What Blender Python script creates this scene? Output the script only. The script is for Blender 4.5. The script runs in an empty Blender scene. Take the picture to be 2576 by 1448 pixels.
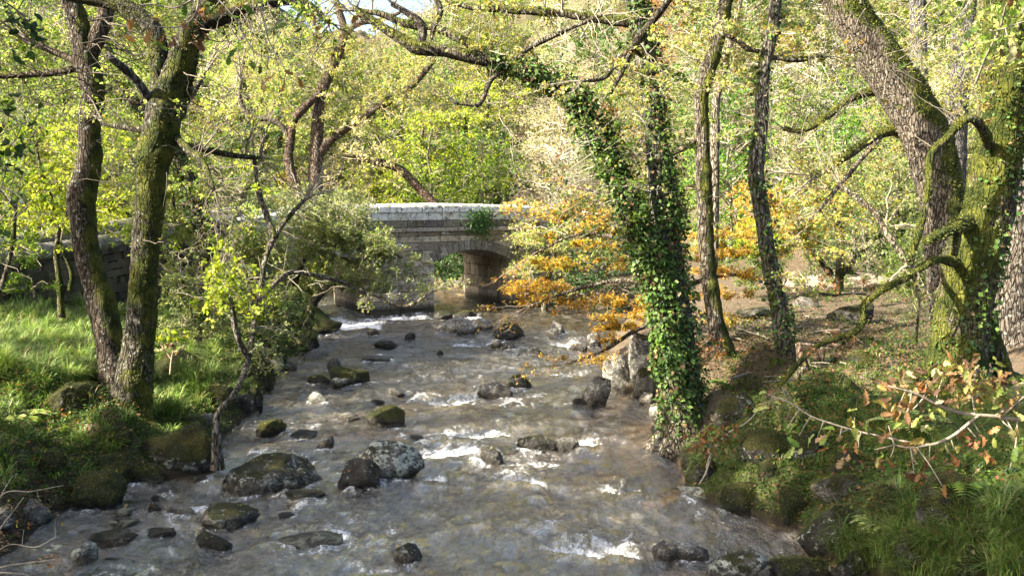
import bpy, math, random
import numpy as np
from mathutils import Vector
R_ = math.radians
rs = np.random.RandomState(7)
random.seed(7)
scene = bpy.context.scene
COL = scene.collection

# ------------------------------------------------------------------ camera geometry (photo measured on a 2576 x 1448 grid)
FPX, CH = 2474.0, 4.5
PITCH = math.atan(244 / FPX)
CP, SP = math.cos(PITCH), math.sin(PITCH)
CAM = np.array([0, 0, CH])
FW = np.array([0, CP, -SP]); UP = np.array([0, SP, CP]); RT = np.array([1.0, 0, 0])
def ray(px, py):
    return FW + RT * ((px - 1288) / FPX) + UP * ((724 - py) / FPX)
def unproj(px, py, d):
    return CAM + d * ray(px, py)
def proj(P):
    Q = np.atleast_2d(P) - CAM
    d = Q @ FW
    return np.stack([1288 + FPX * Q[:, 0] / d, 724 - FPX * (Q @ UP) / d, d], 1)
def onplane(px, py, z=0.0):
    D = ray(px, py); t = (z - CH) / D[2]
    return CAM + D * t

# ------------------------------------------------------------------ noise
def _hash(ix, iy, iz, seed):
    h = (ix * 374761393 + iy * 668265263 + iz * 2147483647 + seed * 1442695041) & 0xFFFFFFFF
    h = ((h ^ (h >> 13)) * 1274126177) & 0xFFFFFFFF
    h = (h ^ (h >> 16)) & 0xFFFFFFFF
    return h / 4294967295.0
def vn(P, seed=0):
    P = np.asarray(P, float)
    I = np.floor(P).astype(np.int64); Fr = P - I
    Fr = Fr * Fr * (3 - 2 * Fr)
    r = 0
    for dx in (0, 1):
        wx = Fr[:, 0] if dx else 1 - Fr[:, 0]
        for dy in (0, 1):
            wy = Fr[:, 1] if dy else 1 - Fr[:, 1]
            for dz in (0, 1):
                wz = Fr[:, 2] if dz else 1 - Fr[:, 2]
                r = r + wx * wy * wz * _hash(I[:, 0] + dx, I[:, 1] + dy, I[:, 2] + dz, seed)
    return r
def fbm(P, seed=0, o=4, gain=.5):
    P = np.asarray(P, float); a, s, t = 1.0, 0, 0
    for k in range(o):
        s = s + a * (vn(P * 2 ** k + 17.3 * k, seed + k) * 2 - 1); t += a; a *= gain
    return s / t
def p3(x, y, z=0):
    x = np.asarray(x, float)
    return np.stack([x, np.broadcast_to(y, x.shape), np.broadcast_to(z, x.shape)], -1).reshape(-1, 3)
def sstep(a, b, x):
    t = np.clip((x - a) / (b - a), 0, 1); return t * t * (3 - 2 * t)
def nrmz(v):
    return v / (np.linalg.norm(v, axis=-1, keepdims=True) + 1e-9)

# ------------------------------------------------------------------ mesh builder and object helpers
ORG = {}
class MB:
    def __init__(s): s.V = []; s.C = []; s.M = []; s.Q = []; s.T = []; s.n = 0
    def add(s, V, q=None, t=None, col=(1, 1, 1), m=0.0):
        V = np.asarray(V, float).reshape(-1, 3); k = len(V)
        if not k: return
        s.V.append(V)
        c = np.asarray(col, float)
        s.C.append(np.broadcast_to(c, (k, 3)) if c.ndim == 1 else c)
        s.M.append(np.broadcast_to(np.asarray(m, float), (k,)))
        if q is not None and len(q): s.Q.append(np.asarray(q, np.int64).reshape(-1, 4) + s.n)
        if t is not None and len(t): s.T.append(np.asarray(t, np.int64).reshape(-1, 3) + s.n)
        s.n += k
    def empty(s): return s.n == 0
    def build(s, name, mat, parent=None, smooth=True, loc=None):
        V = np.concatenate(s.V)
        org = np.zeros(3)
        if parent is not None: org = ORG[parent.name]
        me = bpy.data.meshes.new(name)
        o = bpy.data.objects.new(name, me)
        if parent is not None: o.parent = parent
        base = org
        if loc is not None:
            o.location = Vector(np.asarray(loc) - org); base = np.asarray(loc, float)
        ORG[o.name] = base
        me.vertices.add(len(V)); me.vertices.foreach_set('co', (V - base).astype(np.float32).ravel())
        Q = np.concatenate(s.Q) if s.Q else np.zeros((0, 4), int)
        T = np.concatenate(s.T) if s.T else np.zeros((0, 3), int)
        li = np.concatenate([Q.ravel(), T.ravel()])
        ls = np.concatenate([np.arange(len(Q)) * 4, len(Q) * 4 + np.arange(len(T)) * 3])
        me.loops.add(len(li)); me.loops.foreach_set('vertex_index', li.astype(np.int32))
        me.polygons.add(len(ls)); me.polygons.foreach_set('loop_start', ls.astype(np.int32))
        a = me.attributes.new('col', 'FLOAT_COLOR', 'POINT')
        C = np.concatenate([np.concatenate(s.C), np.ones((len(V), 1))], 1)
        a.data.foreach_set('color', C.astype(np.float32).ravel())
        a = me.attributes.new('m', 'FLOAT', 'POINT')
        a.data.foreach_set('value', np.concatenate(s.M).astype(np.float32))
        me.update(calc_edges=True)
        me.polygons.foreach_set('use_smooth', np.full(len(ls), bool(smooth)))
        me.update()
        if isinstance(mat, (list, tuple)):
            for q in mat: me.materials.append(q)
        else: me.materials.append(mat)
        COL.objects.link(o)
        return o
def tag(o, label=None, cat=None, group=None, kind=None):
    if label: o['label'] = label
    if cat: o['category'] = cat
    if group: o['group'] = group
    if kind: o['kind'] = kind
    return o
def root(name, loc, label, cat, group=None):
    o = bpy.data.objects.new(name, None); o.empty_display_size = .3
    o.location = Vector(loc); COL.objects.link(o); ORG[o.name] = np.asarray(loc, float)
    return tag(o, label, cat, group)

def ring_quads(n, k, off=0):
    i = np.arange(n - 1)[:, None] * k; j = np.arange(k)[None, :]; j2 = (j + 1) % k
    return np.stack([i + j, i + j2, i + k + j2, i + k + j], -1).reshape(-1, 4) + off
def frames(P):
    T = np.gradient(P, axis=0); T = nrmz(T)
    mx = np.abs(T).max(0); ref = np.eye(3)[np.argmin(mx)]
    N = nrmz(np.cross(T, ref)); B = np.cross(T, N)
    return T, N, B
def tube(mb, P, r, k=6, col=(.2, .17, .13), m=0.0, amp=0, freq=3.0, seed=0, cap=True, mossdir=None, mossamt=.5, lobes=0, ridge=0):
    P = np.asarray(P, float); n = len(P)
    r = np.broadcast_to(np.asarray(r, float), (n,))
    T, N, B = frames(P)
    th = np.arange(k) / k * 2 * math.pi
    D = np.cos(th)[None, :, None] * N[:, None, :] + np.sin(th)[None, :, None] * B[:, None, :]
    RR = np.repeat(r[:, None], k, 1)
    base = P[:, None, :] + D * RR[..., None]
    M = np.broadcast_to(np.asarray(m, float), (n, k)) if np.ndim(m) < 2 else m
    if mossdir is not None:
        md = np.asarray(mossdir, float)
        M = np.clip((D @ md) * .9 + mossamt + 0.7 * fbm(base.reshape(-1, 3) * 1.7, seed + 5, 4).reshape(n, k), 0, 1)
    if amp:
        f = fbm(base.reshape(-1, 3) * freq, seed, 4).reshape(n, k)
        RR = RR * (1 + amp * f)
    if ridge:
        L = np.concatenate([[0], np.cumsum(np.linalg.norm(np.diff(P, axis=0), axis=1))])
        cc = np.stack([np.cos(th)[None, :] * r[:, None] * 16 + 0 * L[:, None], np.sin(th)[None, :] * r[:, None] * 16 + 0 * L[:, None], np.repeat(L[:, None] * 3.2, k, 1)], -1)
        f = 1 - np.abs(fbm(cc.reshape(-1, 3), seed + 9, 3).reshape(n, k)) * 2
        RR = RR + ridge * f
        # cushions of moss stand out from the bark
        f2 = fbm(base.reshape(-1, 3) * 9, seed + 21, 3).reshape(n, k)
        RR = RR + np.clip(M - .35, 0, 1) * (.035 + .06 * f2)
    if lobes:
        h = np.linalg.norm(P - P[0], axis=1)
        RR = RR * (1 + lobes * np.exp(-h / .45)[:, None] * (.45 + .55 * np.cos(th * 5 + seed)[None, :]))
    V = (P[:, None, :] + D * RR[..., None]).reshape(-1, 3)
    q = ring_quads(n, k); t = None
    if cap:
        V = np.concatenate([V, P[-1:] + T[-1:] * r[-1] * .3]); a = (n - 1) * k
        t = [[a + j, a + (j + 1) % k, n * k] for j in range(k)]
        M = np.concatenate([np.asarray(M).ravel(), [np.asarray(M).ravel()[-1]]])
    mb.add(V, q, t, col, np.asarray(M).ravel())
def crom(K, step):
    """smooth curve through the rows of K (any number of columns), about one row per step of the first three"""
    K = np.asarray(K, float)
    E = np.concatenate([[2 * K[0] - K[1]], K, [2 * K[-1] - K[-2]]])
    out = []
    for i in range(1, len(E) - 2):
        a, b, c, d = E[i - 1], E[i], E[i + 1], E[i + 2]
        n = max(1, int(np.linalg.norm(c[:3] - b[:3]) / step + .5))
        t = (np.arange(n) / n)[:, None]
        out.append(.5 * (2 * b + (c - a) * t + (2 * a - 5 * b + 4 * c - d) * t * t + (3 * b - a - 3 * c + d) * t ** 3))
    out.append(E[-2:-1])
    return np.concatenate(out)
def limb(pts, step=.12):
    """pixel polyline [(px, py, width px, depth m)] -> points and radii in the world"""
    K = np.array([list(unproj(a, b, d)) + [w * .5 / FPX * d] for a, b, w, d in pts])
    C = crom(K, step)
    return C[:, :3], np.maximum(C[:, 3], .004)

def box_vq(c, s, rot=None):
    c = np.asarray(c, float); s = np.asarray(s, float) / 2
    V = np.array([[x, y, z] for x in (-1, 1) for y in (-1, 1) for z in (-1, 1)]) * s
    if rot is not None: V = V @ np.asarray(rot).T
    return V + c, [[0, 1, 3, 2], [4, 6, 7, 5], [0, 4, 5, 1], [2, 3, 7, 6], [0, 2, 6, 4], [1, 5, 7, 3]]

# ------------------------------------------------------------------ materials
def newmat(name):
    m = bpy.data.materials.new(name); m.use_nodes = True
    nt = m.node_tree; nt.nodes.clear()
    return m, nt
class NT:
    def __init__(s, nt): s.nt = nt; s.out = s.n('ShaderNodeOutputMaterial')
    def n(s, t, **kw):
        x = s.nt.nodes.new(t)
        for k, v in kw.items(): setattr(x, k, v)
        return x
    def l(s, a, b): s.nt.links.new(a, b)
    def setin(s, node, i, v):
        if hasattr(v, 'is_output') or isinstance(v, bpy.types.NodeSocket): s.l(v, node.inputs[i])
        else: node.inputs[i].default_value = v
    def attr(s, name, what='Color'): return s.n('ShaderNodeAttribute', attribute_name=name).outputs[what]
    def pos(s, scale=(1, 1, 1), world=True):
        if world: o = s.n('ShaderNodeNewGeometry').outputs['Position']
        else: o = s.n('ShaderNodeTexCoord').outputs['Object']
        m = s.n('ShaderNodeMapping'); s.l(o, m.inputs[0]); m.inputs['Scale'].default_value = scale
        return m.outputs[0]
    def noise(s, vec, sc, det=4, rough=.55, dist=0):
        x = s.n('ShaderNodeTexNoise'); s.l(vec, x.inputs['Vector']); x.inputs['Scale'].default_value = sc
        x.inputs['Detail'].default_value = det; x.inputs['Roughness'].default_value = rough; x.inputs['Distortion'].default_value = dist
        return x.outputs['Fac']
    def voro(s, vec, sc, what='Distance', feat='F1'):
        x = s.n('ShaderNodeTexVoronoi', feature=feat); s.l(vec, x.inputs['Vector']); x.inputs['Scale'].default_value = sc
        return x.outputs[what]
    def ramp(s, f, a, b, lo=0., hi=1.):
        x = s.n('ShaderNodeMapRange', interpolation_type='SMOOTHSTEP'); s.setin(x, 0, f)
        for i, v in zip((1, 2, 3, 4), (a, b, lo, hi)): s.setin(x, i, v)
        return x.outputs[0]
    def math(s, op, a, b=0.0, clamp=False):
        x = s.n('ShaderNodeMath', operation=op, use_clamp=clamp); s.setin(x, 0, a); s.setin(x, 1, b); return x.outputs[0]
    def mix(s, f, a, b, mode='MIX'):
        x = s.n('ShaderNodeMixRGB', blend_type=mode); s.setin(x, 0, f)
        for i, v in ((1, a), (2, b)):
            if isinstance(v, (tuple, list)): v = tuple(v) + (1,) if len(v) == 3 else v
            s.setin(x, i, v)
        return x.outputs[0]
    def bump(s, h, st=.5, dist=.02, nrm=None):
        x = s.n('ShaderNodeBump'); s.l(h, x.inputs['Height']); x.inputs['Strength'].default_value = st; x.inputs['Distance'].default_value = dist
        if nrm is not None: s.l(nrm, x.inputs['Normal'])
        return x.outputs[0]
    def pbsdf(s, col, rough=.8, nrm=None, spec=.3):
        x = s.n('ShaderNodeBsdfPrincipled'); s.setin(x, 'Base Color', col if not isinstance(col, tuple) else col + (1,))
        s.setin(x, 'Roughness', rough); x.inputs['Specular IOR Level'].default_value = spec
        if nrm is not None: s.l(nrm, x.inputs['Normal'])
        return x.outputs[0]
    def nz(s):
        x = s.n('ShaderNodeSeparateXYZ'); s.l(s.n('ShaderNodeNewGeometry').outputs['Normal'], x.inputs[0]); return x.outputs[2]
    def wz(s):
        x = s.n('ShaderNodeSeparateXYZ'); s.l(s.n('ShaderNodeNewGeometry').outputs['Position'], x.inputs[0]); return x.outputs[2]
    def objcol(s):
        x = s.n('ShaderNodeSeparateColor'); s.l(s.n('ShaderNodeObjectInfo').outputs['Color'], x.inputs[0]); return x.outputs
    def fin(s, sh): s.l(sh, s.out.inputs[0])

def mat_leaf(name, trans=.45, gloss=.35, hue=0.0):
    m, nt = newmat(name); g = NT(nt)
    c = g.attr('col')
    if hue:
        r = g.n('ShaderNodeObjectInfo').outputs['Random']
        h = g.n('ShaderNodeHueSaturation'); g.l(g.mix(1, c, (.60, .67, .56), 'MULTIPLY'), h.inputs['Color'])
        g.l(g.ramp(r, 0, 1, .5 - hue, .5 + hue), h.inputs['Hue'])
        r2 = g.math('FRACT', g.math('MULTIPLY', r, 17.7)); g.l(g.ramp(r2, 0, 1, .75, 1.25), h.inputs['Value'])
        c = h.outputs[0]
    p = g.pbsdf(c, .55, spec=gloss)
    t = g.n('ShaderNodeBsdfTranslucent'); g.l(g.mix(1, c, (1.0, 1.0, .55), 'MULTIPLY'), t.inputs[0])
    x = g.n('ShaderNodeMixShader'); x.inputs[0].default_value = trans; g.l(p, x.inputs[1]); g.l(t.outputs[0], x.inputs[2])
    g.fin(x.outputs[0]); return m
def mat_bark(name, scale=1.0, lich=.55):
    m, nt = newmat(name); g = NT(nt)
    v = g.pos((1, 1, .22)); vv = g.pos()
    n1 = g.noise(v, 26 * scale, 5, .65, .4); n2 = g.noise(vv, 3.2 * scale, 4); n3 = g.noise(vv, 14, 5, .7)
    c = g.attr('col')
    c = g.mix(g.ramp(n1, .38, .6), g.mix(1, c, (.22, .2, .18), 'MULTIPLY'), g.mix(1, c, (.95, .92, .88), 'MULTIPLY'))
    fz = g.ramp(g.voro(g.mix(.12, v, g.n('ShaderNodeTexNoise').outputs['Color'], 'ADD'), 15 * scale, 'Distance', 'DISTANCE_TO_EDGE'), .0, .16)
    c = g.mix(fz, g.mix(1, c, (.2, .18, .16), 'MULTIPLY'), c)
    c = g.mix(g.ramp(n3, lich, lich + .1, 0, .75), c, (.34, .36, .31))
    mm = g.math('ADD', g.attr('m', 'Fac'), g.math('MULTIPLY', g.math('SUBTRACT', g.noise(vv, 9, 5, .7), .5), 1.3))
    mf = g.ramp(mm, .42, .68)
    mc = g.mix(g.ramp(n2, .35, .7), (.03, .045, .006), (.145, .145, .022))
    mc = g.mix(g.ramp(g.noise(vv, 42, 3), .35, .7), g.mix(1, mc, (.45, .5, .4), 'MULTIPLY'), mc)
    c = g.mix(mf, c, mc)
    h = g.math('ADD', g.math('ADD', g.math('MULTIPLY', n1, .6), g.math('MULTIPLY', fz, .8)), g.math('MULTIPLY', g.noise(vv, 60, 4, .7), .5))
    g.fin(g.pbsdf(c, .9, g.bump(h, 1.0, .06), .2)); return m
def mat_simple(name, rough=.8, nscale=30, amt=.5):
    m, nt = newmat(name); g = NT(nt)
    vv = g.pos(); n = g.noise(vv, nscale, 5, .65)
    c = g.mix(g.ramp(n, .3, .7), g.mix(1, g.attr('col'), (1 - amt,) * 3, 'MULTIPLY'), g.attr('col'))
    g.fin(g.pbsdf(c, rough, g.bump(n, .5, .02))); return m
def mat_rock():
    m, nt = newmat('boulder_stone'); g = NT(nt)
    oc = g.objcol(); vv = g.pos()
    n1 = g.noise(vv, 3.5, 6, .65); n2 = g.noise(vv, 26, 6, .75); n3 = g.noise(vv, 5.5, 8, .75, .5); n4 = g.noise(vv, 11, 6, .7)
    c = g.mix(g.ramp(n1, .35, .65), (.055, .052, .047), (.20, .19, .17))
    c = g.mix(g.ramp(g.noise(vv, 1.7, 3), .5, .75, 0, .4), c, (.15, .125, .09))
    c = g.mix(g.ramp(n2, .38, .62), g.mix(1, c, (.35, .34, .33), 'MULTIPLY'), c)
    c = g.mix(g.ramp(g.voro(vv, 5, 'Distance', 'DISTANCE_TO_EDGE'), .0, .03, .6, 0), c, (.02, .018, .015))
    k = g.n('ShaderNodeMixRGB', blend_type='MULTIPLY'); k.inputs[0].default_value = 1; g.l(c, k.inputs[1])
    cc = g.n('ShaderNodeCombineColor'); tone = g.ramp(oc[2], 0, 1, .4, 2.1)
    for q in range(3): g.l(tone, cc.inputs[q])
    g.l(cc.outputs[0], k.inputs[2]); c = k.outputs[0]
    # pale crust lichen in irregular islands, broken by speckles
    lt = g.math('ADD', n3, g.math('ADD', g.math('MULTIPLY', g.math('SUBTRACT', n4, .5), .5), g.math('MULTIPLY', g.math('SUBTRACT', n2, .5), .45)))
    lf = g.ramp(g.math('ADD', lt, g.math('MULTIPLY', oc[1], .22)), .665, .715)
    c = g.mix(lf, c, g.mix(g.noise(vv, 22, 3), (.24, .27, .22), (.55, .57, .50)))
    # moss on upper faces
    mz = g.math('ADD', g.math('MULTIPLY', g.nz(), .55), g.math('MULTIPLY', g.math('SUBTRACT', g.noise(vv, 4.2, 7, .75), .5), 1.9))
    mf = g.ramp(g.math('ADD', mz, g.math('MULTIPLY', oc[0], 1.1)), .80, .98)
    mc = g.mix(g.ramp(g.noise(vv, 2.6, 4), .35, .7), (.026, .036, .006), (.105, .095, .013))
    mc = g.mix(g.ramp(g.noise(vv, 48, 4, .75), .38, .64), g.mix(1, mc, (.25, .28, .22), 'MULTIPLY'), mc)
    c = g.mix(mf, c, mc)
    # wet band where the stream washes it
    wl = g.math('ADD', g.wz(), g.math('MULTIPLY', g.math('SUBTRACT', g.noise(vv, 7, 3), .5), .2))
    wet = g.ramp(wl, .06, .2, 1, 0)
    c = g.mix(wet, c, g.mix(1, c, (.28, .26, .23), 'MULTIPLY'))
    h = g.math('ADD', g.math('MULTIPLY', n2, .6), g.math('ADD', g.math('MULTIPLY', g.math('ADD', n1, n4), 1.0), g.math('MULTIPLY', g.math('MULTIPLY', mf, g.noise(vv, 60, 3, .8)), 1.3)))
    g.fin(g.pbsdf(c, g.ramp(wet, 0, 1, .9, .3), g.bump(h, 1.0, .075), .3)); return m
def mat_ground():
    m, nt = newmat('woodland_ground'); g = NT(nt)
    vv = g.pos(); a = g.n('ShaderNodeSeparateColor'); g.l(g.attr('col'), a.inputs[0])
    n1 = g.noise(vv, 1.3, 5, .6); n2 = g.noise(vv, 9, 5, .7); n3 = g.noise(vv, 45, 4, .7)
    litter = g.mix(g.ramp(n3, .35, .7), (.04, .03, .02), (.15, .12, .085))
    litter = g.mix(g.ramp(g.voro(vv, 16, 'Color'), .2, .9), litter, (.11, .08, .05))
    green = g.mix(g.ramp(n2, .35, .68), (.018, .03, .006), (.07, .1, .016))
    sand = g.mix(g.ramp(n3, .3, .7), (.24, .2, .15), (.42, .37, .29))
    bedn = g.ramp(g.voro(vv, 4.5), .05, .5)
    bed = g.mix(bedn, (.30, .20, .08), (.12, .08, .035))
    bed = g.mix(g.ramp(g.voro(vv, 2.3, 'Color'), .3, .8, 0, .6), bed, (.32, .23, .10))
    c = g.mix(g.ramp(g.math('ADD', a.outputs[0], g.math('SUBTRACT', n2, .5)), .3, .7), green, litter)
    c = g.mix(g.ramp(g.math('ADD', a.outputs[1], g.math('MULTIPLY', g.math('SUBTRACT', n2, .5), .6)), .4, .65), c, sand)
    c = g.mix(g.ramp(g.wz(), .05, .3, 1, 0), c, (.028, .022, .014))
    c = g.mix(g.ramp(g.wz(), -.06, .03, 1, 0), c, bed)
    h = g.math('ADD', g.math('MULTIPLY', n3, .5), n2)
    g.fin(g.pbsdf(c, .9, g.bump(h, .8, .08), .2)); return m
def mat_water():
    m, nt = newmat('stream_water'); g = NT(nt)
    v = g.pos((1, .38, 1))
    n1 = g.noise(v, 2.2, 6, .62, .8); n2 = g.noise(v, 7, 5, .62, .9); n3 = g.noise(v, 24, 4, .65, .4)
    h = g.math('ADD', g.math('MULTIPLY', n1, 1.0), g.math('ADD', g.math('MULTIPLY', n2, .75), g.math('MULTIPLY', n3, .3)))
    big = g.noise(g.pos((1, .6, 1)), .8, 3, .5)
    h = g.math('MULTIPLY', h, g.ramp(big, .35, .65, .45, 1.15))
    nr = g.bump(h, 1.0, .26)
    fr = g.n('ShaderNodeFresnel'); fr.inputs[0].default_value = 1.4; g.l(nr, fr.inputs[1])
    tr = g.n('ShaderNodeBsdfTransparent'); tr.inputs[0].default_value = (.80, .70, .48, 1)
    df = g.n('ShaderNodeBsdfDiffuse'); g.l(g.mix(g.ramp(n1, .35, .65), (.135, .105, .06), (.29, .27, .225)), df.inputs[0]); g.l(nr, df.inputs['Normal'])
    mx = g.n('ShaderNodeMixShader'); cs = g.n('ShaderNodeSeparateColor'); g.l(g.attr('col'), cs.inputs[0]); g.l(g.math('MULTIPLY', g.ramp(n2, .35, .65, .06, .44), g.ramp(cs.outputs[0], 0, 1, 1, .12)), mx.inputs[0]); g.l(tr.outputs[0], mx.inputs[1]); g.l(df.outputs[0], mx.inputs[2])
    gl = g.n('ShaderNodeBsdfGlossy'); gl.inputs['Roughness'].default_value = .06; gl.inputs[0].default_value = (1, 1, 1, 1); g.l(nr, gl.inputs['Normal'])
    ff = g.math('ADD', g.math('MULTIPLY', fr.outputs[0], 2.2), .06, True)
    m1 = g.n('ShaderNodeMixShader'); g.l(ff, m1.inputs[0]); g.l(mx.outputs[0], m1.inputs[1]); g.l(gl.outputs[0], m1.inputs[2])
    # white water: torn into streaks by noise
    fa = g.attr('m', 'Fac')
    st = g.noise(g.pos((1, .45, 1)), 5, 6, .7, 1.6)
    st2 = g.noise(g.pos((1, .5, 1)), 19, 5, .72, 1.0)
    fm = g.math('ADD', fa, g.math('MULTIPLY', g.math('SUBTRACT', g.math('ADD', g.math('MULTIPLY', st, .6), g.math('MULTIPLY', st2, .4)), .5), 1.9))
    fo = g.math('MULTIPLY', g.ramp(fm, .28, .74), .93)
    fd = g.pbsdf((.78, .80, .83), .6, nr, .3)
    m2 = g.n('ShaderNodeMixShader'); g.l(fo, m2.inputs[0]); g.l(m1.outputs[0], m2.inputs[1]); g.l(fd, m2.inputs[2])
    g.fin(m2.outputs[0]); return m
def mat_masonry():
    m, nt = newmat('granite_masonry'); g = NT(nt)
    vv = g.pos(); c = g.attr('col')
    n1 = g.noise(vv, 1.5, 5, .65); n2 = g.noise(vv, 20, 5, .7); n3 = g.noise(vv, 5, 6, .7, .3)
    st = g.noise(g.pos((1, 1, .18)), 2.6, 4, .6)
    c = g.mix(g.ramp(n2, .3, .7), g.mix(1, c, (.62, .6, .58), 'MULTIPLY'), c)
    c = g.mix(g.ramp(st, .54, .7, 0, .65), c, g.mix(1, c, (.3, .28, .27), 'MULTIPLY'))
    lf = g.ramp(g.math('ADD', n3, g.math('MULTIPLY', g.attr('m', 'Fac'), .3)), .60, .68)
    c = g.mix(lf, c, (.55, .56, .54))
    c = g.mix(g.ramp(g.noise(vv, 8, 6, .72, .4), .52, .6, 0, .8), c, (.055, .055, .048))
    c = g.mix(g.ramp(g.wz(), .15, .45, .9, 0), c, (.022, .022, .014))
    c = g.mix(g.ramp(g.math('ADD', n1, g.math('MULTIPLY', g.nz(), .2)), .6, .75, 0, .7), c, (.05, .06, .018))
    g.fin(g.pbsdf(c, .9, g.bump(n2, .6, .03), .25)); return m
M = dict(leaf=mat_leaf('leaf', .55), leaf_far=mat_leaf('far_leaf', .5, .2, .035), ivy=mat_leaf('ivy_leaf', .25, .3), grass=mat_leaf('grass_blade', .35, .4),
         bark=mat_bark('oak_bark'), barkfar=mat_bark('far_bark', 1.0, .5), twig=mat_simple('twig_wood', .85, 40), rock=mat_rock(), ground=mat_ground(),
         water=mat_water(), stone=mat_masonry(), wood=mat_simple('old_wood', .85, 30))
# ------------------------------------------------------------------ river outline and terrain
LE = [(-420, 1640), (-150, 1470), (60, 1390), (210, 1335), (335, 1275), (340, 1225), (430, 1208), (540, 1190), (562, 1100), (645, 1035), (690, 960), (705, 915), (750, 880), (805, 845), (845, 815), (800, 775), (790, 748)]
RE = [(2700, 1700), (2200, 1470), (2040, 1400), (2000, 1335), (1830, 1292), (1722, 1245), (1712, 1155), (1650, 1095), (1640, 1010), (1545, 985), (1522, 905), (1545, 835), (1640, 800), (1600, 777), (1440, 764), (1290, 757)]
L3 = np.array([onplane(*p)[:2] for p in LE]); R3 = np.array([onplane(*p)[:2] for p in RE])
Lp = np.concatenate([[[-7.0, -6], [-7.5, 4]], L3, [[-12, 50], [-20, 64]]])
Rp = np.concatenate([[[7, -6], [5.5, 4]], R3, [[-3.2, 44], [-10, 58], [-15, 66]]])
def segdist(P, L):
    A = L[:-1]; B = L[1:]; AB = B - A
    best = np.full(len(P), 1e9)
    for a, ab in zip(A, AB):
        t = np.clip(((P - a) @ ab) / (ab @ ab), 0, 1)
        best = np.minimum(best, np.hypot(*(P - a - t[:, None] * ab).T))
    return best
def inside(P, G):
    x, y = P[:, 0], P[:, 1]; r = np.zeros(len(P), bool)
    for (x1, y1), (x2, y2) in zip(G, np.roll(G, -1, 0)):
        c = ((y1 > y) != (y2 > y)); r ^= c & (x < (x2 - x1) * (y - y1) / (y2 - y1 + 1e-12) + x1)
    return r
GON = np.concatenate([Lp, Rp[::-1]])
def terrain(x, y, full=False):
    P = np.stack([np.ravel(x), np.ravel(y)], 1).astype(float)
    dl, dr = segdist(P, Lp), segdist(P, Rp); ins = inside(P, GON)
    s = np.minimum(dl, dr)
    right = sstep(.42, .58, dl / (dl + dr + 1e-6))
    n = fbm(p3(P[:, 0] * .55, P[:, 1] * .55), 3, 4); n2 = fbm(p3(P[:, 0] * 2.1, P[:, 1] * 2.1), 8, 3)
    hl = .05 + .62 * (1 - np.exp(-s / 1.1)) + .075 * np.minimum(s, 14)
    hr = .05 + .95 * (1 - np.exp(-s / .9)) + .05 * np.minimum(s, 20)
    # the low gravel spit by the near left bank, the higher right bank in front
    hl = hl - .45 * np.exp(-((P[:, 0] + 5.9) ** 2 + (P[:, 1] - 13.2) ** 2) / 1.3)
    hr = hr + .8 * sstep(2.5, 6, P[:, 0]) * sstep(15, 8, P[:, 1])
    h = hl * (1 - right) + hr * right
    ys = np.interp(P[:, 0], [-70, -14, 0, 8, 14, 50], [50, 54, 52, 45, 37, 30])
    t = np.maximum(P[:, 1] - ys, 0)
    sl = np.interp(P[:, 0] / np.maximum(P[:, 1], 1), [-.6, -.3, -.2, -.12, 0, .3, .6], [.42, .40, .27, .27, .40, .42, .45])
    hill = sl * t ** 2 / (t + 9)
    hill = np.minimum(hill, 42)
    amp = sstep(0, 1.5, s)
    hum = np.abs(fbm(p3(P[:, 0] * 1.1, P[:, 1] * 1.1), 15, 2))
    h = h + (n * .16 + n2 * .05 + (.95 * hum - .14) * sstep(24, 18, P[:, 1]) * sstep(3, 7, P[:, 1]) * sstep(13, 9, np.abs(P[:, 0]))) * amp + hill + .6 * n * np.minimum(hill, 3)
    bed = -np.minimum(.12 + .45 * s, .42) + .05 * n2
    h = np.where(ins, bed, h)
    if full: return h, s, right, ins, hill, n, n2
    return h
def hit(px, py):
    D = ray(px, py)
    t = 3 * 1.0045 ** np.arange(1000)
    Q = CAM + t[:, None] * D
    h = np.maximum(terrain(Q[:, 0], Q[:, 1]), 0)
    k = np.argmax(Q[:, 2] < h)
    return Q[k] if Q[k, 2] < h[k] else Q[-1]

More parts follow.
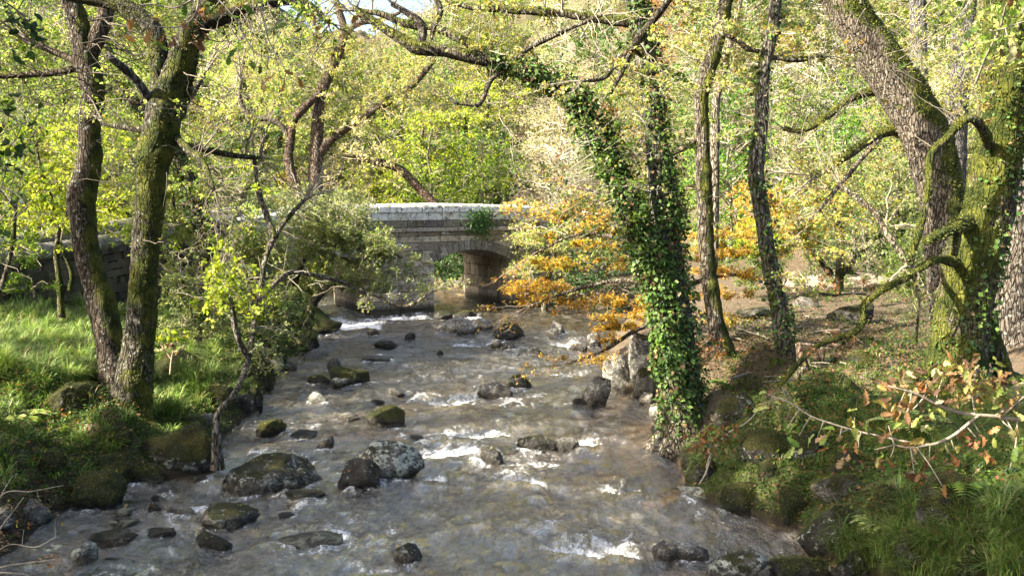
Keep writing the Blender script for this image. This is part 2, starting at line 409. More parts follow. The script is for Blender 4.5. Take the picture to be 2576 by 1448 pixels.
def ground_mesh():
    ny, nx = 440, 360
    yy = np.concatenate([np.linspace(-14, 4.5, 30), 5 * (170 / 5) ** (np.arange(ny) / (ny - 1))])
    u = np.linspace(-1, 1, nx)
    X = u[None, :] * (8 + .62 * np.maximum(yy, 0))[:, None]; Y = np.repeat(yy[:, None], nx, 1)
    h, s, right, ins, hill, n, n2 = terrain(X, Y, True)
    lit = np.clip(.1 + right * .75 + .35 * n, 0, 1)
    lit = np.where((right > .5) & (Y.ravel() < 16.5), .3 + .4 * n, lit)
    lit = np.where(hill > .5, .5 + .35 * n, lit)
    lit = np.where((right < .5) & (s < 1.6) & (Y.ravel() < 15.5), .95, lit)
    # the sunlit gravel path beyond the right bank trees
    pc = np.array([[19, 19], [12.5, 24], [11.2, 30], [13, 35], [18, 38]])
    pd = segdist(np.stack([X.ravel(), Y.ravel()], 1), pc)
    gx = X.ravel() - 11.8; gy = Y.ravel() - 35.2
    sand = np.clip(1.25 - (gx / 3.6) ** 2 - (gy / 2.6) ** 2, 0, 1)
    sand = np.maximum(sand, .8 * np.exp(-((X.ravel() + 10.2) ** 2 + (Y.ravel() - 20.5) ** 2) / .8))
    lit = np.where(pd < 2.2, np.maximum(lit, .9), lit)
    V = np.stack([X.ravel(), Y.ravel(), h], 1)
    N = len(yy); i = np.arange(N - 1)[:, None] * nx; j = np.arange(nx - 1)[None]
    q = np.stack([i + j, i + j + 1, i + nx + j + 1, i + nx + j], -1).reshape(-1, 4)
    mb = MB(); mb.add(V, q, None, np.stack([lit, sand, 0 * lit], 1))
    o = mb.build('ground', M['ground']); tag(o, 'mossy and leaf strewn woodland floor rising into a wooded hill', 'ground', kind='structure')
ground_mesh()

# ------------------------------------------------------------------ water: lips where the stream drops away from the camera, foam beyond each lip; some of it also paints sunlit water
LIPS = [([(1345, 1388), (1425, 1402), (1500, 1418), (1625, 1428)], 1.5, 1.0, .10), ([(1500, 1240), (1560, 1252), (1670, 1256)], 1.5, .9, .10),
        ([(1440, 1131), (1480, 1132), (1536, 1129)], 1.5, 1.15, .12), ([(1225, 1218), (1300, 1224), (1390, 1226)], 1.3, .7, .08),
        ([(1000, 1150), (1080, 1158), (1200, 1150)], 2.2, .5, .04), ([(1060, 1035), (1110, 1028), (1200, 1022)], 1.8, .75, .06),  # last lip: its foam also paints the bright sunlit water
        ([(790, 812), (860, 832), (960, 828)], 4.5, 1.1, .05), ([(930, 800), (1010, 806), (1095, 803)], 3.0, .9, .04), ([(980, 1008), (1110, 1016), (1260, 1006)], 2.2, .7, .05), ([(1080, 1100), (1200, 1105), (1300, 1098)], 1.6, .55, .05), ([(1200, 1180), (1290, 1172), (1420, 1180)], 1.0, .6, .05), ([(1085, 868), (1180, 872), (1290, 862)], 2.4, .7, .04),  # foam of the wide midstream lip added to paint the sunlit patch
        ([(1370, 868), (1420, 873), (1470, 868)], 2.0, .8, .05), ([(920, 1345), (960, 1352), (1000, 1345)], .7, .55, .05),
        ([(1050, 1205), (1090, 1215), (1130, 1208)], 1.2, .6, .05), ([(1340, 935), (1420, 950), (1500, 940)], 1.5, .5, .04), ([(1280, 1345), (1330, 1350), (1370, 1340)], .6, .5, .05),
        ([(700, 905), (760, 912), (830, 905)], 2.0, .4, .04), ([(850, 1440), (950, 1446), (1040, 1440)], .8, .4, .04), ([(590, 1260), (640, 1265), (700, 1262)], .4, .35, .02)]
def lip_fields(P):
    foam = np.zeros(len(P)); dz = np.zeros(len(P))
    for pts, ext, st, drop in LIPS:
        L = np.array([onplane(*p)[:2] for p in pts]); y0 = np.interp(P[:, 0], L[:, 0], L[:, 1])
        mid, hw = (L[0, 0] + L[-1, 0]) / 2, (L[-1, 0] - L[0, 0]) / 2
        e = np.clip(1.25 - np.abs((P[:, 0] - mid) / hw) ** 2.5, 0, 1)
        v = P[:, 1] - y0 + .10 * fbm(p3(P[:, 0] * 5, P[:, 1] * 3), 31, 3)
        foam = np.maximum(foam, e * st * sstep(-.05, .12, v) * np.exp(-np.maximum(v, 0) / (ext * .55)))
        dz += e * drop * np.where(v < 0, np.exp(v / .7), -.55 * np.exp(-v / .5))
    return foam, dz
MOSSY = []
STRAND = []
ROCKW = []   # (x, y, radius) of stones standing in the water, filled by the stone table
def water_mesh():
    ny, nx = 560, 420
    yy = np.concatenate([np.linspace(-5, 6.5, 30), 7 * (72 / 7) ** (np.arange(ny) / (ny - 1))])
    u = np.linspace(-1, 1, nx)
    X = (u[None, :] * np.interp(yy, [-5, 7, 20, 40, 72], [9, 9, 9, 13, 20])[:, None]) + np.interp(yy, [0, 20, 40, 72], [0, -1, -3, -14])[:, None]
    Y = np.repeat(yy[:, None], nx, 1)
    P = np.stack([X.ravel(), Y.ravel()], 1)
    ok = inside(P, GON) | (np.minimum(segdist(P, Lp), segdist(P, Rp)) < .9)
    foam, dz = lip_fields(P)
    n1 = fbm(p3(P[:, 0] * 1.5, P[:, 1] * .9), 41, 5, .55); n2 = fbm(p3(P[:, 0] * .5, P[:, 1] * .3), 44, 3)
    rip = 1 - np.abs(fbm(p3(P[:, 0] * 2.2, P[:, 1] * 1.6), 47, 3)) * 2
    n3 = fbm(p3(P[:, 0] * 4.2, P[:, 1] * 2.4), 49, 4, .6)
    z = .075 * n1 + .05 * (rip - .6) + .03 * n2 + .03 * n3 + dz
    for x, y, r in ROCKW:
        d = np.hypot(P[:, 0] - x, (P[:, 1] - y))
        near = np.exp(-np.maximum(d - r, 0) / .22)
        wake = np.exp(-((P[:, 0] - x) / (r * .9 + .1)) ** 2) * np.exp(-np.maximum(P[:, 1] - y, 0) / (r * 2.2 + .3)) * (P[:, 1] > y)
        foam = np.maximum(foam, .38 * np.maximum(near * .8, wake)); z += .02 * near
    foam = foam - .01 + .22 * sstep(.05, .6, n1) + .14 * sstep(.5, .95, rip) + .2 * n2 + .10 * n3
    # calm shallows by the left spit and the slack under the right bank
    calm = np.exp(-((P[:, 0] + 5.6) ** 2 + (P[:, 1] - 11.3) ** 2) / 2.2) + np.exp(-((P[:, 0] - 3.2) ** 2 + (P[:, 1] - 14.6) ** 2) / 2.5) + .9 * np.exp(-((P[:, 0] - 2.5) ** 2 / 1.6 + (P[:, 1] - 18.6) ** 2 / 6)) + .8 * np.exp(-((P[:, 0] - 2.2) ** 2 / 1.2 + (P[:, 1] - 15.2) ** 2 / .5)) + .7 * np.exp(-((P[:, 0] - .9) ** 2 / 2 + (P[:, 1] - 11.4) ** 2 / .5)) + .6 * np.exp(-((P[:, 0] + 1) ** 2 / 3 + (P[:, 1] - 19.6) ** 2 / .8)) + .8 * np.exp(-((P[:, 0] - 3.5) ** 2 / 6 + (P[:, 1] - 33) ** 2 / 8))
    foam = foam - .35 * np.minimum(calm, 1)
    N = len(yy); i = np.arange(N - 1)[:, None] * nx; j = np.arange(nx - 1)[None]
    q = np.stack([i + j, i + j + 1, i + nx + j + 1, i + nx + j], -1).reshape(-1, 4)
    q = q[ok[q].all(1)]
    use = np.unique(q); mp = np.full(len(P), -1); mp[use] = np.arange(len(use))
    calm = np.clip(calm, 0, 1); mb = MB(); mb.add(np.stack([X.ravel(), Y.ravel(), z], 1)[use], mp[q], None, np.stack([calm, calm, calm], 1)[use], foam[use])
    o = mb.build('water', M['water']); tag(o, 'shallow brown stream tumbling between boulders with white rapids', 'stream', kind='structure')

# ------------------------------------------------------------------ stones: x0, x1, top, base in photo pixels; moss, lichen, tone; shape; label
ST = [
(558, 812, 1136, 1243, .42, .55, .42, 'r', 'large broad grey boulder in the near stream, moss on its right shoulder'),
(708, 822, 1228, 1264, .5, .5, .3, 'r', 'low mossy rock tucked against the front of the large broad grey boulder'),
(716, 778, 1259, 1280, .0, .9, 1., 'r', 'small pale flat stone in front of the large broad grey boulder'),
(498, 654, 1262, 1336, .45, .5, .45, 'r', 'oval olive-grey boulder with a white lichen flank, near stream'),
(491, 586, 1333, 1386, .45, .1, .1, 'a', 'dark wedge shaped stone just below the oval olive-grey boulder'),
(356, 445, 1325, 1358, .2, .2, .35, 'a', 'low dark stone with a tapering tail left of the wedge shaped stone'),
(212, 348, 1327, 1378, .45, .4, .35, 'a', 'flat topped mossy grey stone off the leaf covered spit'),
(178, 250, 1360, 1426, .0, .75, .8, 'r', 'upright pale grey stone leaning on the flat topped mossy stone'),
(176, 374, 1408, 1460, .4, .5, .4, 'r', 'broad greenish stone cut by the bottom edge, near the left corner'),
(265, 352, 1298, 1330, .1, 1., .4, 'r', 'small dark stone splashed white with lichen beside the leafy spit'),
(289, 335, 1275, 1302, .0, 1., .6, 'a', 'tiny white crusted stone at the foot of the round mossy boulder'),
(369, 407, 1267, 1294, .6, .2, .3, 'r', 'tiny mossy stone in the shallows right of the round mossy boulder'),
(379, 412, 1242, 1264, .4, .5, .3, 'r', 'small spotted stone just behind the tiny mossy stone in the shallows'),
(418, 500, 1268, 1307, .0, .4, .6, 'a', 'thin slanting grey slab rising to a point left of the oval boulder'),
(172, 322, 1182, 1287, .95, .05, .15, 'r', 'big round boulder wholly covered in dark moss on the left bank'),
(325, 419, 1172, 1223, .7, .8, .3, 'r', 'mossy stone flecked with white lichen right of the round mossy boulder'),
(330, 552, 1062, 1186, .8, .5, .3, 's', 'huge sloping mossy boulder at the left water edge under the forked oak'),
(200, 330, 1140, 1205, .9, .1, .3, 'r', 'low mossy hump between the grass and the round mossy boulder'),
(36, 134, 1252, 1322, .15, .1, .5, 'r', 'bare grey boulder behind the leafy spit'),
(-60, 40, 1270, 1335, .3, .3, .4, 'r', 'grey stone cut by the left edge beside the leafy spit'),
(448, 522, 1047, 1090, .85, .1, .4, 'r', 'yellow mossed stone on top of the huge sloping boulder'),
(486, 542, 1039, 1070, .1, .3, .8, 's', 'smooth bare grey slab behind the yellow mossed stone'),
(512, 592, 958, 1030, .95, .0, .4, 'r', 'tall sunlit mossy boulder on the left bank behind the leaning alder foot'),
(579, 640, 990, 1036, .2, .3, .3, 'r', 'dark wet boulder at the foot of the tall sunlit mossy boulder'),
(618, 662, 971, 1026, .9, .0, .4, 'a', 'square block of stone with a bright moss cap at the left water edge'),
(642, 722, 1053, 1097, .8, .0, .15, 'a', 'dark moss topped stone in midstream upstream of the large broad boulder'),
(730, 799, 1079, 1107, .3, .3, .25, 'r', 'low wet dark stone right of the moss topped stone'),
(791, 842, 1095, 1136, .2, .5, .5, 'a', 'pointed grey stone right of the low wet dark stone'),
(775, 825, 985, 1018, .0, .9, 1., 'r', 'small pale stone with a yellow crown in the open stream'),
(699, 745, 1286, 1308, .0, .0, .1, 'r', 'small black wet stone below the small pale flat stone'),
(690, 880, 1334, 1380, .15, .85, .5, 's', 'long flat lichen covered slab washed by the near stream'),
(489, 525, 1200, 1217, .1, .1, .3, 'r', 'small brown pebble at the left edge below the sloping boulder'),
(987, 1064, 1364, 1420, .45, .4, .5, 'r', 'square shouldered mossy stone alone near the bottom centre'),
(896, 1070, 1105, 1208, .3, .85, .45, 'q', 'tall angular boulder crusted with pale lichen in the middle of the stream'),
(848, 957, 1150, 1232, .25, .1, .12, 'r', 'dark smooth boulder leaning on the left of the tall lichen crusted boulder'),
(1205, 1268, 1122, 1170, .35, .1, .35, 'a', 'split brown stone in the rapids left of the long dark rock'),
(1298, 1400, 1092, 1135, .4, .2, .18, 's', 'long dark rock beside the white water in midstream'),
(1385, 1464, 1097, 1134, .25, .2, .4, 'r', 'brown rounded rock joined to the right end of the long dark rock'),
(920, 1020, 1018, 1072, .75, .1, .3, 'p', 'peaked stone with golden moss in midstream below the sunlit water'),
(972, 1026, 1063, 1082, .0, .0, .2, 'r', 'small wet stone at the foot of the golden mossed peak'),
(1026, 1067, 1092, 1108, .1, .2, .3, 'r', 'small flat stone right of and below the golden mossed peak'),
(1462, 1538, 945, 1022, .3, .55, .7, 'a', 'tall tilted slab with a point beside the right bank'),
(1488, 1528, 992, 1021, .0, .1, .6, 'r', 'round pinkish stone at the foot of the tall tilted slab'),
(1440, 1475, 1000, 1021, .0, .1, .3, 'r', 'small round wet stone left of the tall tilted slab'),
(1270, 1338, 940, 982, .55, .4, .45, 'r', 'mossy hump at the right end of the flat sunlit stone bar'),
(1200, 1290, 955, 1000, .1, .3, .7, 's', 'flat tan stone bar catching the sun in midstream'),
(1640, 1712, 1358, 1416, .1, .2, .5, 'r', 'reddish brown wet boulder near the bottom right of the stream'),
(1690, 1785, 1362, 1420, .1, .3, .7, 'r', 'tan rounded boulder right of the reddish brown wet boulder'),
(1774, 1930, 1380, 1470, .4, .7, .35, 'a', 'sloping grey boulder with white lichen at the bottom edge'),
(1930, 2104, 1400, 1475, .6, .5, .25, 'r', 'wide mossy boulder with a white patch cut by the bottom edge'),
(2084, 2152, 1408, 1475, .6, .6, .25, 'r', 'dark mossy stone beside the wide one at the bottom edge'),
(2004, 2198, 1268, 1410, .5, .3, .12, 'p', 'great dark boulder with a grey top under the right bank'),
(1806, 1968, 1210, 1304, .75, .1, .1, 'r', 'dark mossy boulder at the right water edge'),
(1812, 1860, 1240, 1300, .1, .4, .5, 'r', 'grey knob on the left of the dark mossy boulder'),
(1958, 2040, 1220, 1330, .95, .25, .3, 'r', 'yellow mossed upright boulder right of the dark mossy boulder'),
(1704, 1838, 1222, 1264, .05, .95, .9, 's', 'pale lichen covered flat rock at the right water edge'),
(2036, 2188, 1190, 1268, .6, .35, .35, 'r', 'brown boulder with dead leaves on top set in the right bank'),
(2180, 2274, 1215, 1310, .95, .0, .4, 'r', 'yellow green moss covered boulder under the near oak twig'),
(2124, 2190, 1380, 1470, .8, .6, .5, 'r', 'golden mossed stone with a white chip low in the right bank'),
(1796, 1908, 986, 1058, .6, .4, .4, 'r', 'mossy boulder set in the bank right of the ivy clad trees'),
(1860, 1990, 1075, 1160, .8, .2, .2, 'r', 'shaded mossy boulder in the middle of the right bank'),
(2300, 2520, 1180, 1330, .7, .1, .2, 's', 'big shaded mossy boulder buried in the right bank grass'),
(1091, 1139, 780, 808, .5, .2, .2, 'r', 'round dark mossy stone just below the bridge pier'),
(1140, 1204, 779, 802, .6, .1, .15, 's', 'long low mossy stone right of the round one by the pier'),
(1096, 1200, 796, 836, .05, .35, .9, 'r', 'big smooth grey boulder below the arch'),
(1180, 1240, 799, 832, .05, .4, .9, 'r', 'pale boulder joined to the right of the big smooth grey boulder'),
(1147, 1204, 818, 844, .15, .4, .5, 'r', 'small speckled stone in front of the big smooth grey boulder'),
(1240, 1321, 811, 851, .55, .2, .2, 'p', 'dark mossy peaked boulder right of the smooth grey boulder'),
(1385, 1424, 806, 844, .0, .4, .8, 'a', 'pale upright stone leaning right in the far stream'),
(1228, 1268, 852, 878, .2, .5, .5, 'r', 'speckled stone below the dark peaked boulder'),
(1262, 1299, 856, 883, .3, .4, .4, 'r', 'small mossy stone joined to the speckled stone'),
(1330, 1364, 871, 893, .2, .3, .4, 'r', 'small brown hump right of the speckled stone'),
(940, 1004, 854, 876, .1, .0, .25, 's', 'smooth dark whale backed stone in the left far stream'),
(923, 957, 825, 845, .0, .1, .3, 'a', 'small dark pointed stone in the white water by the pier'),
(1017, 1046, 834, 856, .0, .1, .35, 'a', 'small bluish pointed stone right of the white water'),
(1098, 1116, 880, 893, .0, .0, .15, 'r', 'tiny black stone in the middle of the far stream'),
(1297, 1316, 888, 898, .0, .0, .15, 'r', 'tiny black stone under the small brown hump'),
(828, 932, 923, 972, .75, .0, .12, 'r', 'dark moss topped boulder in the left middle stream'),
(833, 893, 946, 974, .1, .9, .8, 'r', 'pale lichen stone leaning on the dark moss topped boulder'),
(768, 835, 943, 970, .5, .2, .2, 's', 'flat dark stone left of the dark moss topped boulder'),
(907, 992, 893, 909, .05, .6, .6, 's', 'low pale gravelly ledge in the far stream'),
(1432, 1478, 863, 884, .1, .1, .2, 's', 'flat dark stone under the orange beech leaves'),
(1474, 1512, 834, 874, .1, .4, .5, 'a', 'grey upright stone by the right bank under orange leaves'),
(1530, 1600, 788, 808, .2, .3, .6, 's', 'low grey stones edge in the slack water behind the ivy tree'),
(1514, 1606, 884, 990, .3, .55, 1., 'a', 'sunlit pale rock face at the foot of the ivy clad trees'),
(1580, 1664, 828, 965, .62, .5, 1., 'a', 'tall sunlit mossy rock against the ivy clad trunk'),
(1592, 1662, 925, 1010, .6, .3, .9, 'r', 'lower sunlit mossy rock between pale face and ivy trunk'),
(1606, 1650, 985, 1024, .1, .4, .9, 'r', 'small cream stone below the sunlit rocks'),
(1632, 1682, 1012, 1052, .2, .3, .7, 'r', 'grey stone at the water under the ivy roots'),
(1637, 1694, 1044, 1104, .6, .3, .35, 'r', 'mossy boulder under the ivy roots'),
(1636, 1692, 1098, 1142, .2, .2, .2, 'a', 'dark wet stone below the ivy roots'),
(1672, 1712, 1090, 1122, .1, .3, .7, 'r', 'pale stone wedged under the ivy roots'),
(730, 804, 834, 878, .7, .1, .15, 'r', 'dark mossy boulder under the alder bushes'),
(750, 862, 800, 842, .65, .2, .15, 'r', 'long dark mossy boulder at the end of the left bank'),
(674, 714, 890, 930, .0, .6, .9, 'a', 'pale pointed stone at the left water edge'),
(710, 750, 908, 936, .1, .4, .6, 'r', 'grey stone right of the pale pointed stone'),
(612, 692, 898, 968, .85, .1, .3, 'r', 'rounded mossy boulder above the pale pointed stone'),
(640, 722, 866, 920, .75, .2, .3, 's', 'low mossy boulder behind the pale pointed stone'),
(822, 862, 898, 934, .1, .1, .4, 's', 'flat brown ledge in the stream behind the dark moss topped boulder'),
(390, 505, 878, 945, .95, .0, .4, 'p', 'sunlit pyramid of moss covered rock behind the forked oak'),
(118, 255, 960, 1050, .95, .0, .3, 'r', 'grassy moss hummock rock left of the forked oak'),
(850, 905, 1036, 1060, .2, .1, .6, 's', 'brown stone awash left of the golden mossed peak'),
(975, 1020, 975, 998, .1, .3, .5, 's', 'knobbly brown stone at the edge of the sunlit water'),
(932, 968, 1004, 1018, .5, .1, .8, 'r', 'small yellow stone in the sunlit shallows'),
(1250, 1320, 1010, 1026, .2, .2, .6, 's', 'low wet stones edge in the sunlit riffle'),
(1742, 1812, 1150, 1215, .6, .2, .2, 'a', 'dark angular stone under the dry brown sapling on the right bank'),
(1985, 2075, 1085, 1160, .7, .4, .25, 'r', 'mossy boulder behind the green leaves of the near oak bough'),
(2085, 2180, 1125, 1195, .7, .2, .2, 'a', 'dark mossy block under the middle of the near oak bough'),
(1905, 1965, 1150, 1205, .8, .1, .35, 'r', 'small yellow mossy knob above the upright mossy boulder'),
(2250, 2360, 1330, 1440, .8, .3, .25, 'r', 'dark mossy boulder half hidden by grass low in the right bank'),
(2400, 2530, 1370, 1470, .7, .2, .25, 's', 'mossy slab buried in grass at the bottom right'),
(2130, 2225, 880, 925, 1., .0, .3, 'r', 'green moss hummock in the middle of the right clearing'),
(2085, 2138, 898, 925, 1., .0, .3, 'r', 'smaller moss hummock left of the bigger one in the right clearing'),
(2250, 2345, 940, 1000, .95, .1, .3, 'r', 'moss hummock at the left foot of the big mossy oak'),
(430, 520, 1100, 1150, .8, .4, .3, 'r', 'moss covered stone above the huge sloping boulder'),
(240, 340, 1075, 1130, .95, .0, .25, 'r', 'dark moss hummock below the forked oak'),
(60, 170, 1130, 1200, .95, .0, .2, 'r', 'dark moss hummock in the shaded grass at left'),
(1850, 1985, 770, 800, .4, .2, .5, 's', 'flat stone by the pool beyond the right bank'),
(1990, 2060, 745, 775, .4, .2, .5, 'r', 'squat stone by the sunlit gravel'),
(2070, 2200, 760, 815, .7, .1, .3, 's', 'mossy bank stone below the sunlit gravel'),
]
_ico = {}
def ico(sub):
    if sub not in _ico:
        import bmesh
        b = bmesh.new(); bmesh.ops.create_icosphere(b, subdivisions=sub, radius=1)
        b.verts.ensure_lookup_table()
        _ico[sub] = (np.array([v.co for v in b.verts]), np.array([[v.index for v in f.verts] for f in b.faces])); b.free()
    return _ico[sub]
def stone_shape(sub, kind, seed):
    V, F = ico(sub); r = np.random.RandomState(seed)
    V = V * 1.0
    nc = {'r': 12, 'a': 13, 's': 11, 'p': 11, 'q': 8}[kind]
    for k in range(nc):                       # flat cleavage faces
        n = nrmz(r.normal(size=3)); c = r.uniform(.55, .85) if kind != 'r' else r.uniform(.62, .9)
        d = V @ n; over = np.maximum(d - c, 0); V = V - over[:, None] * n * r.uniform(.75, 1)
    if kind == 'p':
        top = V[:, 2] > 0; f = 1 - .72 * np.clip(V[:, 2], 0, 1); V[:, 0] *= f; V[:, 1] *= f; V[:, 0] += .18 * r.choice([-1, 1]) * np.clip(V[:, 2], 0, 1)
    if kind == 'q':                           # ridge peaked at one third, long slope to the right
        t = (V[:, 0] + 1) / 2; V[:, 2] = np.where(V[:, 2] > 0, V[:, 2] * np.interp(t, [0, .1, .36, .55, .8, 1], [.45, .7, 1.15, .85, .5, .12]), V[:, 2])
    if kind == 's': V[:, 2] *= .7; V[:, 2] += .25 * r.uniform(-1, 1) * V[:, 0]
    if kind == 'a': V[:, 2] += .35 * r.choice([-1, 1]) * V[:, 0]
    V = V + nrmz(V) * (.12 * fbm(V * 1.4 + seed, seed, 3))[:, None]
    for k in range(nc + 3):
        n = nrmz(r.normal(size=3) * [1, 1, .8]); d = V @ n; c = np.quantile(d, r.uniform(.86, .95)); V = V - (np.maximum(d - c, 0) * r.uniform(.8, 1))[:, None] * n
    n = nrmz(V)
    V = V - n * (.06 * np.abs(fbm(V * 1.9 + seed, seed + 8, 3)))[:, None] - n * (.05 * np.abs(fbm(V * 4.7 + seed, seed + 9, 3)))[:, None]
    V = V + n * (.045 * fbm(V * 4 + seed, seed + 4, 4) + .03 * fbm(V * 12, seed + 2, 3))[:, None]
    return V, F
def stones():
    for i, (x0, x1, yt, yb, mo, li, tone, kind, lab) in enumerate(ST):
        P = hit((x0 + x1) / 2, yb); d = (P - CAM) @ FW
        w = (x1 - x0) / FPX * d
        V, F = stone_shape(5 if (x1 - x0) > 90 else 4, kind, 100 + i)
        V = V / np.array([np.ptp(V[:, 0]), np.ptp(V[:, 1]), np.ptp(V[:, 2])])
        dep = w * {'r': .8, 'a': .7, 's': .62, 'p': .8, 'q': .7}[kind]
        dep = min(dep, 1.5)
        V = V - V.mean(0) * [1, 1, 0]; V[:, 2] -= V[:, 2].min()
        sx, sz, dx = w, (yb - yt) / FPX * d * 1.1, 0.0
        inw = P[2] < .03
        for it in range(5):
            sink = -.32 * sz
            Q = V * [sx, dep, sz] + [P[0] + dx, P[1] + dep * .42, P[2] + sink]
            vis = Q[:, 2] > P[2] - .02
            pr = proj(Q[vis]); wpx = np.ptp(pr[:, 0])
            sx *= (x1 - x0) / wpx; dx += ((x0 + x1) / 2 - (pr[:, 0].max() + pr[:, 0].min()) / 2) / FPX * d
            top = pr[:, 1].min(); sz *= np.clip((yb - yt) / max(yb - top, 4), .6, 1.6)
            sz = max(sz, .08)
        Q = V * [sx, dep, sz] + [P[0] + dx, P[1] + dep * .42, P[2] + sink]
        mb = MB(); mb.add(Q, None, F)
        nm = 'boulder' if (x1 - x0) > 70 else 'stone'
        o = mb.build(nm, M['rock'], None, True, (P[0] + dx, P[1] + dep * .42, P[2]))
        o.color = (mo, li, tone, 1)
        tag(o, lab, nm); STRAND.append((Q, F, i))
        if mo >= .5 and x1 - x0 > 60 and yb > 840: MOSSY.append((o, Q, F, mo, i, d))
        if inw: ROCKW.append((P[0] + dx, P[1] + dep * .35, max(sx, dep) * .45))
stones()
water_mesh()

# ------------------------------------------------------------------ bridge
B0 = onplane(1090, 784); BA = R_(30)
BU = np.array([math.cos(BA), math.sin(BA), 0]); BT = np.array([-math.sin(BA), math.cos(BA), 0]); BW = 4.4
def bw(s, t, z): return np.array([B0[0], B0[1], 0]) + np.multiply.outer(s, BU) + np.multiply.outer(t, BT) + np.multiply.outer(z, np.array([0, 0, 1.]))
def camber(s): return -.022 * np.maximum(np.abs(np.asarray(s, float) - .2) - 2.5, 0) ** 1.6 * 1.4
ARCH = [(0., 3.35, 1.84, .44), (-5.9, -2.45, 1.80, .46)]
def soffit(s):
    for a, b, zs, ri in ARCH:
        if a < s < b:
            R = ((b - a) ** 2 / 4 + ri ** 2) / (2 * ri); return zs + ri - R + math.sqrt(max(R * R - (s - (a + b) / 2) ** 2, 0))
    return None
def blocks(mb, s0, s1, z0, z1, t0, t1, bl, seed, col, follow=True, gap=.010, m=0.0, jit=.012):
    r = np.random.RandomState(seed); s = s0
    while s < s1 - .05:
        e = min(s + bl * r.uniform(.7, 1.35), s1)
        if s1 - e < bl * .4: e = s1
        j = r.uniform(-jit, jit); c0 = camber(s) if follow else 0; c1 = camber(e) if follow else 0
        V = []
        for ss, cc in ((s + gap, c0), (e - gap, c1)):
            for tt in (t0 + j, t1 - j):
                for zz in (z0 + gap, z1 - gap): V.append(bw(ss, tt, zz + cc))
        mb.add(V, [[0, 1, 3, 2], [4, 6, 7, 5], [0, 4, 5, 1], [2, 3, 7, 6], [0, 2, 6, 4], [1, 5, 7, 3]], None, np.array(col) * r.uniform(.5, 1.35) * np.array([1, r.uniform(.93, 1.02), r.uniform(.82, 1.02)]), m + r.uniform(-.2, .3))
        s = e
def course_wall(mb, f_lo, s0, s1, z0, z1, t, thick, seed, col, step=.3):
    """coursed ashlar: rows of separate blocks, cut by the arch where it rises through them"""
    z, k = z0, 0
    while z < z1 - .02:
        e = min(z + step * (1 + .25 * math.sin(k * 2.1 + seed)), z1)
        if z1 - e < .1: e = z1
        runs, cur = [], None
        for s in np.arange(s0, s1 + .001, .05):
            so = soffit(s); free = so is None or so + .03 < z
            if free and cur is None: cur = s
            if (not free or s >= s1 - .03) and cur is not None: runs.append((cur, s)); cur = None
        for a, b in runs:
            if b - a > .08: blocks(mb, a, b, z, e, t, t + thick, .8, seed + k, col, z > 2.4)
        z = e; k += 1
